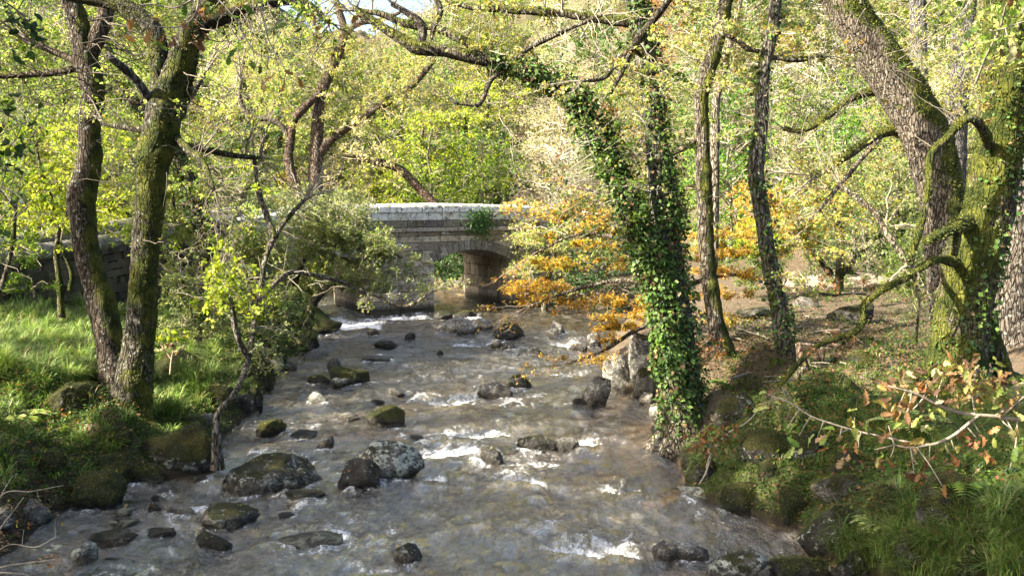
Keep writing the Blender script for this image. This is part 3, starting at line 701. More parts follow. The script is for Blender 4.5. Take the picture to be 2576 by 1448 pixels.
def bridge():
    b = root('stone_bridge', bw(0, 0, 0), 'grey granite road bridge with a low arch and lichen whitened parapet over the stream', 'bridge')
    g = (.36, .33, .285)
    mb = MB(); course_wall(mb, None, -7.5, 9, -.4, 3.0, 0, .35, 3, g); mb.build('wall', M['stone'], b, False)
    # core behind the facing: piers and fill seen under the arches
    for a, c, zt in ((-2.42, -.03, 2.5), (3.38, 9, 2.9), (-7.5, -5.93, 2.5)):
        mb = MB()
        for k in range(7):
            z0 = -.4 + k * (zt + .4) / 7; z1 = -.4 + (k + 1) * (zt + .4) / 7
            tt = .36
            while tt < BW - .36:
                e = min(tt + .55 + .25 * math.sin(k * 3 + tt * 9), BW - .3)
                V = [bw(s, t, z) for s in (a + .012 * (k % 2), c - .01 * (k % 3)) for t in (tt + .012, e - .012) for z in (z0 + .012, z1 - .012)]
                mb.add(V, [[0, 1, 3, 2], [4, 6, 7, 5], [0, 4, 5, 1], [2, 3, 7, 6], [0, 2, 6, 4], [1, 5, 7, 3]], None, np.array([.42, .36, .28]) * (0.55 + .85 * ((k * 7 + int(tt * 10)) % 5) / 5), -.2)
                tt = e
        mb.build('pier' if a > -3 and c < 1 else 'abutment', M['stone'], b, False)
    for a, c, zs, ri in ARCH:                 # voussoirs and barrel
        R = ((c - a) ** 2 / 4 + ri ** 2) / (2 * ri); cs = (a + c) / 2; cz = zs + ri - R; h = math.asin((c - a) / 2 / R)
        mb = MB(); n = 15; r = np.random.RandomState(int(a * 10) + 60)
        for i in range(n):
            a0, a1 = -h + 2 * h * i / n + .004, -h + 2 * h * (i + 1) / n - .004; k = r.uniform(.6, 1.3)
            for t0, t1 in ((-.03, .5), (.502, 1.6), (1.602, 2.8), (2.802, BW + .03)):
                V = [bw(cs + rr * math.sin(q), t, cz + rr * math.cos(q)) for q in (a0, a1) for t in (t0, t1) for rr in (R, R + .36 + r.uniform(0, .03))]
                mb.add(V, [[0, 1, 3, 2], [4, 6, 7, 5], [0, 4, 5, 1], [2, 3, 7, 6], [0, 2, 6, 4], [1, 5, 7, 3]], None, np.array([.24, .225, .2]) * k, r.uniform(-.2, .3))
        mb.build('arch', M['stone'], b, False)
    mb = MB()
    blocks(mb, -7.5, 9, 3.0, 3.16, -.10, BW + .10, 1.3, 21, (.33, .31, .27))
    mb.build('string_course', M['stone'], b, False)
    for t0, t1, sd in ((0.02, .40, 31), (BW - .40, BW - .02, 37)):
        mb = MB()
        blocks(mb, -7.5, 9, 3.16, 3.42, t0, t1, .75, sd, (.22, .205, .18), m=-.1); blocks(mb, -7.5, 9, 3.42, 3.72, t0, t1, .72, sd + 1, (.62, .62, .6), m=.5)
        mb.build('parapet', M['stone'], b, False)
        mb = MB(); r = np.random.RandomState(sd + 2); s = -7.5
        while s < 9:                          # rounded coping stones
            e = min(s + r.uniform(.7, 1.25), 9); V = []; k = 9; cc = .7 * r.uniform(.72, 1.15)
            zj = r.uniform(-.015, .015)
            for ss in (s + .016, s + .05, e - .05, e - .016):
                f = 1 if s + .02 < ss < e - .02 else .93
                for q in range(k):
                    an = math.pi * q / (k - 1); V.append(bw(ss, (t0 + t1) / 2 - math.cos(an) * .245 * f, 3.725 + zj + camber(ss) + .10 + f * .17 * math.sin(an) ** .7 if 0 < q < k - 1 else 3.725 + camber(ss)))
            q = [[i * k + j, i * k + j + 1, (i + 1) * k + j + 1, (i + 1) * k + j] for i in range(3) for j in range(k - 1)]
            mb.add(V, q + [[0, k - 1, 2 * k - 1, k]], [[0, j, j + 1] for j in range(1, k - 1)] + [[3 * k, 3 * k + j + 1, 3 * k + j] for j in range(1, k - 1)], (cc, cc, cc * .97), .4)
            s = e
        mb.build('coping', M['stone'], b, False)
    mb = MB(); V = []; ss = np.linspace(-7.5, 9, 40)
    for s in ss: V += [bw(s, .38, 3.19 + camber(s)), bw(s, BW - .38, 3.19 + camber(s))]
    mb.add(V, [[2 * i, 2 * i + 2, 2 * i + 3, 2 * i + 1] for i in range(39)], None, (.12, .11, .1)); mb.build('road_deck', M['wood'], b)
    for s in (-.28, -2.2):
        mb = MB(); V, q = box_vq(bw(s, -.06, 1.95), (.42, .2, .13), np.stack([BU, BT, [0, 0, 1]], 1)); mb.add(V, q, None, (.3, .29, .26), .3); mb.build('ledge', M['stone'], b, False)
    return b
BR = bridge()

# ------------------------------------------------------------------ road walls climbing to the bridge on the left
def field_wall(pts, h, label, seed, name='stone_wall'):
    P = crom(np.array(pts, float), .35); r = np.random.RandomState(seed)
    w = root(name, (P[len(P) // 2][0], P[len(P) // 2][1], P[len(P) // 2][2] - h), label, 'wall')
    mb, mc = MB(), MB()
    D = nrmz(np.gradient(P, axis=0) * [1, 1, 0]); N = np.stack([-D[:, 1], D[:, 0], 0 * D[:, 0]], 1)
    rows = int(h / .24) + 1
    for i in range(len(P) - 1):
        for k in range(rows):
            z1 = -k * .24; z0 = z1 - .24
            off = .5 * (k % 2); a = P[i] + (P[i + 1] - P[i]) * 0; L = P[i + 1] - P[i]
            a = P[i] + L * (off - .25 + r.uniform(-.2, .2)); c = a + L * r.uniform(.7, 1.35); j = r.uniform(-.05, .05); z1 += r.uniform(-.03, .03); sc = r.uniform(.9, .98)
            V = [q + n_ * (.22 + j) * sg + [0, 0, z] for q in (a + L * .02, c - L * .02) for sg, n_ in ((-1, N[i]), (1, N[i])) for z in (z0 + .01 * r.rand() + .008, z1 - .008)]
            mb.add(V, [[0, 1, 3, 2], [4, 6, 7, 5], [0, 4, 5, 1], [2, 3, 7, 6], [0, 2, 6, 4], [1, 5, 7, 3]], None, np.array([.09, .08, .062]) * r.uniform(.5, 1.5), -.3)
    tube(mc, P + [0, 0, .07], .27, 10, (.20, .19, .15), .1, .12, 2.5, seed)
    mb.build('wall', M['stone'], w, False); mc.build('coping', M['stone'], w, True)
    return w
def wp(px, py, d): return unproj(px, py, d)
field_wall([wp(590, 560, 32.6), wp(470, 580, 31.6), wp(330, 606, 30.2), wp(200, 628, 29), wp(0, 654, 27.4), wp(-160, 672, 26)], 1.9, 'dark mossy stone wall with a pale rounded coping behind the left trees', 5)
field_wall([wp(600, 540, 37), wp(330, 570, 35.5), wp(200, 592, 34.2), wp(0, 618, 32.6), wp(-160, 640, 31)], 1.6, 'far side road wall showing just above the nearer wall on the left', 6)
# ------------------------------------------------------------------ leaves, twigs, boughs
PAL = dict(
 yg=[(.31, .40, .10), (.23, .34, .07), (.42, .46, .17), (.14, .23, .05), (.44, .40, .15)],
 bright=[(.36, .42, .04), (.28, .36, .03), (.42, .43, .06), (.18, .26, .03)],
 green=[(.08, .15, .02), (.11, .19, .03), (.06, .11, .018), (.16, .22, .03)],
 grey=[(.18, .23, .09), (.22, .27, .11), (.26, .29, .10), (.13, .18, .06), (.30, .31, .13)],
 dark=[(.03, .07, .015), (.045, .09, .02), (.02, .05, .012)],
 ivy=[(.04, .09, .016), (.065, .13, .024), (.022, .05, .010), (.11, .18, .035), (.08, .14, .028), (.05, .10, .02), (.15, .10, .05)],
 gold=[(.58, .37, .07), (.54, .30, .05), (.42, .36, .07), (.48, .27, .04), (.44, .20, .02), (.52, .34, .05), (.36, .15, .02), (.38, .30, .05), (.28, .26, .04)],
 autumn=[(.36, .39, .12), (.44, .37, .15), (.28, .34, .09), (.42, .28, .08), (.46, .43, .24), (.18, .24, .06), (.24, .33, .07)],
 cream=[(.66, .58, .42), (.60, .56, .34), (.54, .52, .25), (.60, .47, .30), (.46, .46, .2)],
 brown=[(.26, .12, .05), (.20, .09, .04), (.34, .18, .07), (.15, .07, .03)],
 oakturn=[(.34, .27, .08), (.27, .16, .07), (.36, .25, .13), (.22, .25, .06), (.42, .35, .2), (.17, .10, .06)])
def pick(pal, n, r, jit=.22):
    p = np.array(PAL[pal] if isinstance(pal, str) else pal)
    return p[r.randint(len(p), size=n)] * (1 + jit * r.uniform(-1, 1, (n, 1))) * (1 + .08 * r.uniform(-1, 1, (n, 3)))
def leaves(mb, P, D, N, S, C, w=.34):
    n = len(P)
    if not n: return
    D = nrmz(D); N = nrmz(N - (N * D).sum(1, keepdims=True) * D); B = np.cross(D, N); S = np.asarray(S).reshape(-1, 1)
    V = np.stack([P, P + D * S * .42 + B * S * w + N * S * .12, P + D * S, P + D * S * .42 - B * S * w + N * S * .12], 1).reshape(-1, 3)
    q = np.arange(n)[:, None] * 4 + np.arange(4)
    mb.add(V, q, None, np.repeat(C, 4, 0))
def rods(mb, A, Bm, C, r0, col):
    """many three-sided twigs at once, bent in the middle: A -> Bm -> C"""
    n = len(A)
    if not n: return
    D = nrmz(C - A); ref = np.where(np.abs(D[:, 2:3]) > .8, np.array([[1., 0, 0]]), np.array([[0, 0, 1.]]))
    N = nrmz(np.cross(D, ref)); B = np.cross(D, N); r0 = np.broadcast_to(np.asarray(r0, float), (n,))[:, None]
    rows = []
    for X, f in ((A, 1.), (Bm, .75), (C, .35)):
        for k in range(3):
            a = k * 2.0944; rows.append(X + (N * math.cos(a) + B * math.sin(a)) * r0 * f)
    V = np.stack(rows, 1).reshape(-1, 3)
    q0 = np.array([[0, 1, 4, 3], [1, 2, 5, 4], [2, 0, 3, 5], [3, 4, 7, 6], [4, 5, 8, 7], [5, 3, 6, 8]])
    q = (np.arange(n)[:, None, None] * 9 + q0).reshape(-1, 4)
    mb.add(V, q, None, col if np.ndim(col) == 1 else np.repeat(col, 9, 0))
def bough(W, L, a, b, r, rad=.02, ns=9, nl=9, ls=.08, pal='yg', flat=.6, sag=.1, tw=(.30, .26, .2), tl=.36, lw=.34, keep=None, bend=.12):
    a = np.asarray(a, float); b = np.asarray(b, float); ln = np.linalg.norm(b - a)
    t = np.linspace(0, 1, 7)[:, None]
    off = r.normal(size=(7, 3)) * ln * bend * .4; off[0] = 0
    P = a + (b - a) * t + off * t + np.array([0, 0, 1.]) * (sag * ln * (t - t * t) * 2)
    tube(W, P, np.linspace(rad, rad * .3, 7), 5 if rad > .018 else 4, tw)
    tt = np.sort(r.uniform(.12, 1, ns)); S = np.stack([np.interp(tt, t[:, 0], P[:, k]) for k in range(3)], 1)
    main = nrmz((b - a)[None]); side = nrmz(np.cross(main, [[0, 0, 1.]]) + 1e-6)
    sg = np.where(np.arange(ns) % 2, 1, -1)[:, None]
    dirs = nrmz(main * r.uniform(.35, 1, (ns, 1)) + side * sg * r.uniform(.3, 1, (ns, 1)) + r.normal(size=(ns, 3)) * np.array([.35, .35, .12 + .5 * (1 - flat)]) + [0, 0, .12])
    ll = ln * tl * r.uniform(.5, 1.15, (ns, 1)) * (1.15 - .6 * tt[:, None])
    E = S + dirs * ll - np.array([0, 0, .12]) * ll
    o = np.ones(ns, bool) if keep is None else keep((S + E) / 2)
    rods(W, S[o], ((S + E) / 2 + r.normal(size=(ns, 3)) * ll * .09)[o], E[o], rad * .33, tw)
    # finer forks
    ns2 = ns * 2; k = np.repeat(np.arange(ns), 2); u = r.uniform(.3, .9, (ns2, 1)); S2 = S[k] + (E - S)[k] * u
    d2 = nrmz(dirs[k] + r.normal(size=(ns2, 3)) * .65); l2 = ll[k] * r.uniform(.25, .55, (ns2, 1)); E2 = S2 + d2 * l2
    o = o[k]
    rods(W, S2[o], ((S2 + E2) / 2 + r.normal(size=(ns2, 3)) * l2 * .08)[o], E2[o], rad * .2, tw)
    AS = np.concatenate([S, S2]); AE = np.concatenate([E, E2]); AD = np.concatenate([dirs, d2])
    n = len(AS) * nl // 2
    k = r.randint(len(AS), size=n); u = r.uniform(.25, 1.05, (n, 1)) ** .8
    p = AS[k] + (AE - AS)[k] * u + r.normal(size=(n, 3)) * ls * .35
    d = AD[k] + r.normal(size=(n, 3)) * .75
    nm = np.array([0, 0, 1.]) * flat * 1.6 + r.normal(size=(n, 3)) * (1.05 - flat * .8)
    if keep is not None:
        q = keep(p); p, d, nm = p[q], d[q], nm[q]
    leaves(L, p, d, nm, ls * r.uniform(.6, 1.25, len(p)), pick(pal, len(p), r), lw)

# lit places: leaves along these rays are cut away to let the sun through
SUN = nrmz(np.array([[-.84, -.32, .62]]))[0]
HOLES = []
def hole(P, r, hang=False): HOLES.append((np.asarray(P, float), r, hang))
def sunny(P, all_=True):
    k = np.ones(len(P), bool)
    for c, r, hang in HOLES:
        if hang and not all_: continue
        v = P - c; t = v @ SUN; d = np.linalg.norm(v - t[:, None] * SUN, axis=1); k &= ~((d < r) & (t > 1.5))
    return k
for px, py, r in ((60, 975, 1.7), (140, 965, 1.7), (200, 965, 1.2), (230, 985, .8), (-10, 990, 1.6), (90, 1000, .9), (90, 810, .6), (235, 860, .5), (440, 940, .7), (540, 985, .6), (520, 940, .4), (640, 985, .25), (470, 1055, .2),
                  (1130, 1010, 2.0), (1000, 1022, 1.1), (1260, 1005, 1.5), (1420, 1030, 1.5), (1600, 1060, .6), (1400, 1085, .9), (1300, 1170, .6), (1180, 1060, .8), (1600, 1130, .5), (1560, 950, .8), (1640, 900, .8), (1610, 995, .5), (1490, 980, .3),
                  (1920, 1185, .45), (2100, 1250, .2), (300, 1010, .3), (960, 1040, .3), (800, 1000, .25), (2150, 750, 2.5), (2300, 700, 1.5), (2000, 780, 1.5), (2120, 900, .7), (2230, 870, .5), (1900, 850, .8), (1480, 1110, .5), (1300, 1230, .35), (1600, 1240, .35), (1560, 1400, .4)):
    hole(hit(px, py), r)
for px, py, d, r in ((1600, 900, 21.6, .9), (1560, 940, 21.8, .8), (1640, 960, 21, .6), (1500, 985, 20.5, .5), (2420, 985, 4.6, .45), (560, 560, 15.5, 1.2), (620, 740, 15.5, .9), (460, 620, 15.5, .7), (680, 600, 16, .8), (600, 430, 16, 1.2),
                     (2300, 300, 26, 2.5), (2180, 120, 24, 1.5), (2480, 480, 16, 1.0), (2520, 200, 16, 1.2), (2440, 700, 16, .6), (1420, 700, 24, 2.5), (1300, 740, 26, 2), (1560, 860, 19, 1.4), (1700, 250, 17, 1.2), (1650, 100, 17, 1.2), (1400, 200, 18, 1.2), (1780, 300, 21, 1.5), (1930, 300, 18.4, 1.3), (1840, 700, 22, 2), (1200, 690, 38, 1.6), (1150, 530, 37, 2),
                     (80, 500, 20, 2.4), (150, 250, 22, 2.5), (700, 200, 24, 3), (560, 250, 18, 1.5), (1000, 80, 18, 1.5), (2540, 740, 20, 1.0), (2310, 560, 16, .6), (2270, 690, 15.5, .5), (1740, 800, 17, .35), (250, 860, 18.8, .35), (1950, 700, 18.4, .4)):
    hole(unproj(px, py, d), r, d > 14.9 and px < 1500)

def moss_trunk(t, P, r, md, amt, n, seed, size=.035):
    T, N, B = frames(P); rr = np.random.RandomState(seed); m = n * 5; k = rr.randint(len(P), size=m); th = rr.uniform(0, 6.283, m)
    D = np.cos(th)[:, None] * N[k] + np.sin(th)[:, None] * B[k]; p = P[k] + D * (r[k][:, None] * 1.02 + .01) + T[k] * rr.normal(size=(m, 1)) * .05
    ok = (D @ np.asarray(md)) * .9 + amt + .8 * fbm(p * 1.7, seed, 4) > rr.uniform(.35, .75, m)
    p, D = p[ok][:n], D[ok][:n]
    moss_fuzz(t, p, D, n, size, seed, 'moss', .8)
def tree(name, base, label, cat='tree', group=None):
    return root(name, base, label, cat, group)
def ground_base(px, py, d):
    q = unproj(px, py, d); z = float(terrain([q[0]], [q[1]])[0]); return np.array([q[0], q[1], z])
BARK = (.16, .13, .10)
def stem(t, part, pts, k=18, step=.09, col=BARK, mossdir=(.3, .3, .3), mossamt=.3, amp=.09, lobes=0, ridge=.02, seed=1, down=0, mat='bark'):
    P, r = limb(pts, step)
    if down:
        P = np.concatenate([[P[0] + [0, 0, -down], P[0] + [0, 0, -down * .5]], P]); r = np.concatenate([[r[0] * 1.35, r[0] * 1.15], r])
    mb = MB(); tube(mb, P, r, k, col, 0, amp, 2.6, seed, True, mossdir, mossamt, lobes, ridge)
    mb.build(part, M[mat], t)
    return P, r
def boxes(t, stems, specs, seed, part='crown', twcol=(.26, .22, .17), mat='leaf'):
    """boughs reaching from the tree's limbs into boxes (x0, y0, x1, y1, d0, d1, n, opts)"""
    r = np.random.RandomState(seed); W, L = MB(), MB()
    A = np.concatenate([s[0] for s in stems]) if stems else None
    for x0, y0, x1, y1, d0, d1, n, o in specs:
        o = dict(o); ln = o.pop('len', 1.6); lev = o.pop('level', 0); n = int(n * o.pop('x', 1))
        if d1 < 30 and 'keep' not in o: o['keep'] = lambda P: sunny(P, False)
        for i in range(n):
            b = unproj(r.uniform(x0, x1), r.uniform(y0, y1), r.uniform(d0, d1))
            if A is not None:
                dd = np.linalg.norm(A - b, axis=1); a = A[np.argmin(dd)]
                q = b - a; m = np.linalg.norm(q)
                if m > ln: a = b - nrmz((q / m + r.normal(size=3) * .35)[None])[0] * ln * r.uniform(.6, 1.1)
            else: a = b - nrmz(r.normal(size=(1, 3)) * [1, 1, .4])[0] * ln
            if lev: a = b + (a - b) * [1, 1, .12] + [0, 0, .04]
            bough(W, L, a, b, r, **dict(dict(tw=twcol), **o))
    if specs and stems and specs[0][4] < 50:          # limbs fork out into fine twigs at their tips
        o = dict(specs[0][7]); o.pop('len', 0); o.pop('level', 0); o.pop('keep', 0)
        for P, rad in stems:
            if len(P) < 8 or rad[-1] > .06: continue
            v = nrmz((P[-1] - P[-7])[None])[0]; s = np.linalg.norm(P[-1] - CAM) / 17
            for k in range(3):
                q = nrmz((v + r.normal(size=3) * .45)[None])[0]; bough(W, L, P[-1] - v * .05, P[-1] + q * r.uniform(.5, 1.0) * s, r, **dict(dict(tw=twcol), **dict(o, rad=max(rad[-1] * .75, .006), nl=3)))
    if not W.empty(): W.build('twigs', M['twig'], t)
    if not L.empty(): L.build(part, M[mat], t)
def ivy(t, P, r, lo, hi, n, size, spread, seed, pal='ivy', side=None, name='ivy'):
    rr = np.random.RandomState(seed); T, N, B = frames(P)
    L = np.concatenate([[0], np.cumsum(np.linalg.norm(np.diff(P, axis=0), axis=1))]); L /= L[-1]
    dens = vn(np.stack([L * 14, 0 * L, 0 * L], 1), seed) * .8 + .35; dens = dens * ((L > lo) & (L < hi)); dens /= dens.sum()
    n = int(n * .85); k = rr.choice(len(P), n, p=dens); th = rr.uniform(0, 2 * math.pi, n)
    D = np.cos(th)[:, None] * N[k] + np.sin(th)[:, None] * B[k]
    if side is not None:
        w = D @ np.asarray(side) > rr.uniform(-.9, .6, n); k, D = k[w], D[w]; n = len(k)
    bulk = spread * (.15 + 1.7 * vn(P[k] * 3.2 + D * 1.2, seed + 2) ** 2)
    p = P[k] + D * (r[k] + rr.uniform(-.15, 1, n) * bulk + .015)[:, None] + T[k] * rr.normal(size=(n, 1)) * .1 + rr.normal(size=(n, 3)) * .02
    d = D * .55 + np.array([0, 0, -.7]) + rr.normal(size=(n, 3)) * .65
    mb = MB(); leaves(mb, p, d, D + np.array([0, 0, .5]) + rr.normal(size=(n, 3)) * .7, size * rr.uniform(.35, 1.3, n), pick(pal, n, rr), .42)
    mb.build(name, M['ivy'], t)

MOSSPAL = [(.06, .085, .012), (.11, .125, .017), (.035, .05, .008), (.16, .16, .025), (.085, .105, .015)]
def moss_fuzz(par, P, Nn, n, size, seed, name='moss', long=1.0):
    r = np.random.RandomState(seed); k = r.randint(len(P), size=n)
    p = P[k] + r.normal(size=(n, 3)) * .02; nn = nrmz(Nn[k] + r.normal(size=(n, 3)) * .5)
    mb = MB(); leaves(mb, p - nn * .004, nrmz(nn * long + r.normal(size=(n, 3)) * .5 + [0, 0, -.15]), r.normal(size=(n, 3)), size * r.uniform(.5, 1.3, n), pick(MOSSPAL, n, r, .3), .3)
    mb.build(name, M['grass'], par, False)
def mossy_stones():
    for o, Q, F, mo, i, d in MOSSY:
        A, B, C = Q[F[:, 0]], Q[F[:, 1]], Q[F[:, 2]]; nn = np.cross(B - A, C - A); ar = np.linalg.norm(nn, axis=1); nn = nrmz(nn); cen = (A + B + C) / 3
        ok = (nn[:, 2] * .55 + 1.0 * fbm(cen * 3.1, i, 3) + mo * 1.0 > .75) & (cen[:, 2] > .14)
        if ok.sum() < 30: continue
        r = np.random.RandomState(i); w = ar * ok; k = r.choice(len(F), 4000, p=w / w.sum()); u = r.dirichlet((1, 1, 1), 4000)
        P = A[k] * u[:, :1] + B[k] * u[:, 1:2] + C[k] * u[:, 2:]
        area = w.sum() / 2
        moss_fuzz(o, P, nn[k], int(min(900 + 2600 * area, 5000)), .018, 700 + i, long=.6)
mossy_stones()
# ------------------------------------------------------------------ the trees one can single out
def o_(**k): return k
SUNK = sunny
# --- left bank: slender oak and forked oak
t = tree('oak_tree', hit(285, 945), 'slender dark oak on the grassy left bank, left of the forked mossy oak')
d1 = 18.6
a1 = stem(t, 'trunk', [(296, 950, 74, d1), (280, 880, 64, d1), (262, 800, 62, d1), (252, 755, 66, d1), (235, 700, 58, d1), (214, 620, 57, d1), (206, 540, 57, d1), (205, 490, 64, d1), (226, 400, 50, d1), (222, 330, 52, d1), (232, 250, 50, d1), (228, 200, 52, d1), (210, 130, 52, d1), (196, 60, 48, d1), (165, -40, 40, d1), (120, -260, 30, d1)], 24, .07, (.085, .066, .05), (.75, .1, .1), .26, .13, .5, .02, 11, .4)
b1 = stem(t, 'branch', [(215, 150, 44, d1), (245, 90, 40, d1), (268, 30, 36, d1), (300, -80, 30, d1), (340, -260, 20, d1)], 14, .09, (.14, .11, .08), (.3, .1, .3), .1)
c1 = stem(t, 'branch', [(200, 170, 14, d1), (150, 182, 14, d1), (70, 188, 13, d1), (0, 192, 11, d1), (-90, 205, 8, d1)], 8, .1, (.14, .11, .08), (0, 0, .7), .2)
e1 = stem(t, 'branch', [(215, 180, 14, d1), (180, 150, 14, d1), (120, 125, 12, d1), (60, 100, 9, d1)], 8, .1, (.2, .17, .13))
boxes(t, [a1, b1, c1, e1], [(0, 0, 420, 260, 17.5, 20.5, 115, o_(pal=PAL['yg'] + PAL['green'], ns=8, nl=8, ls=.075, rad=.014, len=1.3)), (-50, 60, 200, 330, 17.5, 20, 16, o_(pal='green', ns=8, nl=7, ls=.08, rad=.012, len=1.1)), (200, 300, 330, 700, 17.8, 19.5, 7, o_(pal='bright', ns=5, nl=5, ls=.07, rad=.008, len=.7)), (-500, -900, 500, -60, 15, 22, 50, o_(pal='yg', ns=8, nl=9, ls=.13, rad=.02, len=2.2, keep=SUNK))], 21, twcol=(.17, .145, .11))
t = tree('oak_tree', hit(330, 1045), 'thick forked mossy oak at the left water side, its limbs parting near the top')
d2 = 17.0
a2 = stem(t, 'trunk', [(322, 1048, 112, d2), (332, 1000, 92, d2), (340, 940, 82, d2), (350, 860, 70, d2), (356, 780, 66, d2), (362, 690, 62, d2), (368, 600, 62, d2), (374, 540, 66, d2), (380, 470, 66, d2), (383, 410, 80, d2), (396, 360, 80, d2), (408, 310, 84, d2), (416, 260, 84, d2), (425, 220, 66, d2), (446, 170, 58, d2), (465, 120, 58, d2), (490, 70, 54, d2), (520, 20, 44, d2), (560, -40, 36, d2), (640, -140, 28, d2)], 48, .06, (.10, .09, .072), (.3, -.3, .15), .44, .11, .7, .022, 5, .4)
b2 = stem(t, 'branch', [(412, 290, 50, d2), (404, 230, 46, d2), (402, 170, 42, d2), (396, 110, 44, d2), (376, 70, 50, d2), (340, 40, 46, d2), (290, 8, 38, d2), (180, -14, 30, d2), (40, -50, 20, d2)], 20, .07, (.08, .073, .055), (-.2, -.2, .3), .4)
c2 = stem(t, 'branch', [(412, 330, 44, d2 + .45), (446, 260, 46, d2 + .45), (462, 190, 44, d2 + .45), (478, 120, 40, d2 + .4), (500, 40, 36, d2 + .3), (520, -60, 30, d2)], 18, .07, (.08, .073, .055), (.6, -.2, .1), .55)
e2 = stem(t, 'branch', [(505, 62, 44, d2), (560, 40, 42, d2), (640, 14, 34, d2), (700, 0, 28, d2), (745, 2, 22, d2), (790, 24, 12, d2), (830, 60, 6, d2)], 14, .08, (.08, .073, .055), (0, -.1, .5), .4)
f2 = stem(t, 'dead_branch', [(372, 245, 22, d2 - .2), (352, 215, 20, d2 - .35), (320, 180, 20, d2 - .5), (290, 155, 18, d2 - .7), (268, 138, 13, d2 - .8)], 10, .08, (.2, .19, .19), None, 0, .1, 0, .01)
g2 = stem(t, 'branch', [(440, 340, 14, d2), (470, 375, 13, d2 - .3), (505, 400, 11, d2 - .7), (525, 440, 9, d2 - 1.0), (538, 480, 7, d2 - 1.2)], 8, .08, (.14, .12, .09), (0, 0, .6), .3)
h2 = stem(t, 'branch', [(372, 330, 13, d2), (330, 322, 13, d2 + .1), (290, 316, 12, d2 + .3), (255, 310, 8, d2 + .5)], 8, .08, (.12, .11, .08), (0, 0, .6), .3)
i2 = stem(t, 'branch', [(440, 360, 10, d2), (520, 378, 10, d2 + .5), (590, 392, 9, d2 + .8), (655, 398, 6, d2 + 1)], 7, .1, (.14, .12, .09), (0, 0, .6), .3)
boxes(t, [a2, b2, c2, e2, g2, h2, i2], [(0, 0, 800, 300, 14.6, 16.3, 44, o_(pal=PAL['yg'] + PAL['bright'][:2], ns=9, nl=6, ls=.068, rad=.007, len=1.2)), (0, 250, 420, 480, 15, 16.3, 14, o_(pal='yg', ns=8, nl=5, ls=.068, rad=.006, len=1.0)), (430, 380, 700, 640, 15, 16.8, 40, o_(pal='bright', ns=7, nl=9, ls=.085, rad=.009, len=1.0, sag=-.05)), (520, 600, 680, 800, 15, 16.4, 18, o_(pal='bright', ns=6, nl=9, ls=.08, rad=.007, len=.9, sag=-.1)), (400, 480, 480, 680, 15.3, 16.5, 5, o_(pal='bright', ns=4, nl=6, ls=.08, rad=.006, len=.7)),
   (480, 0, 800, 130, 15.5, 17.5, 30, o_(pal='yg', ns=8, nl=7, ls=.075, rad=.010, len=1.3)), (500, 100, 760, 330, 16, 19, 30, o_(pal='green', ns=8, nl=6, ls=.075, rad=.010, len=1.3)), (420, 0, 780, 330, 16, 19, 64, o_(pal=PAL['yg'] + PAL['green'], ns=8, nl=7, ls=.08, rad=.014, len=1.5)), (300, 0, 560, 120, 15.5, 17, 10, o_(pal='brown', ns=6, nl=4, ls=.09, rad=.012, len=1.2)), (240, 340, 420, 520, 16, 17.5, 6, o_(pal='bright', ns=6, nl=6, ls=.07, rad=.008, len=.9)), (-300, -1000, 900, -60, 13, 21, 85, o_(pal='yg', ns=8, nl=9, ls=.13, rad=.02, len=2.3, keep=SUNK))], 22, twcol=(.17, .145, .11))
moss_trunk(t, *a1, (.75, .1, .1), .2, 100, 800, .03) if 0 else None; moss_trunk(t, *a2, (.3, -.3, .15), .42, 9000, 801, .03); moss_trunk(t, *b2, (-.2, -.2, .3), .4, 3000, 802, .03); moss_trunk(t, *c2, (.6, -.2, .1), .5, 4000, 803, .03)
ivy(t, *c2, .05, .6, 260, .10, .05, 5, 'green', (.5, -.7, 0), 'leaves')
# --- tree behind, leaning over to the left, ivy clad
t = tree('oak_tree', ground_base(512, 600, 25), 'dark ivy clad leaning tree behind the forked oak')
d = 25
a = stem(t, 'trunk', [(520, 640, 46, d), (500, 540, 42, d), (478, 470, 40, d), (452, 400, 36, d), (420, 340, 32, d), (370, 285, 28, d), (320, 240, 26, d), (270, 205, 22, d), (225, 160, 16, d)], 14, .12, (.1, .09, .07), (-.2, 0, .4), .35, .1, 0, .015, 8, 1)
b = stem(t, 'branch', [(330, 250, 22, d), (300, 200, 18, d), (285, 150, 14, d), (250, 70, 10, d)], 8, .12, (.16, .13, .1))
c = stem(t, 'branch', [(455, 400, 18, d), (440, 330, 16, d + .4), (470, 260, 14, d + .8), (520, 180, 10, d + 1)], 8, .12, (.14, .12, .09))
ivy(t, *a, .1, .8, 1500, .10, .10, 6)
boxes(t, [a, b, c], [(60, 120, 520, 420, 23, 27, 60, o_(pal='yg', ns=8, nl=8, ls=.09, rad=.012, len=1.6)), (380, 420, 700, 620, 24, 27, 30, o_(pal='yg', ns=8, nl=8, ls=.09, rad=.011, len=1.4))], 23)

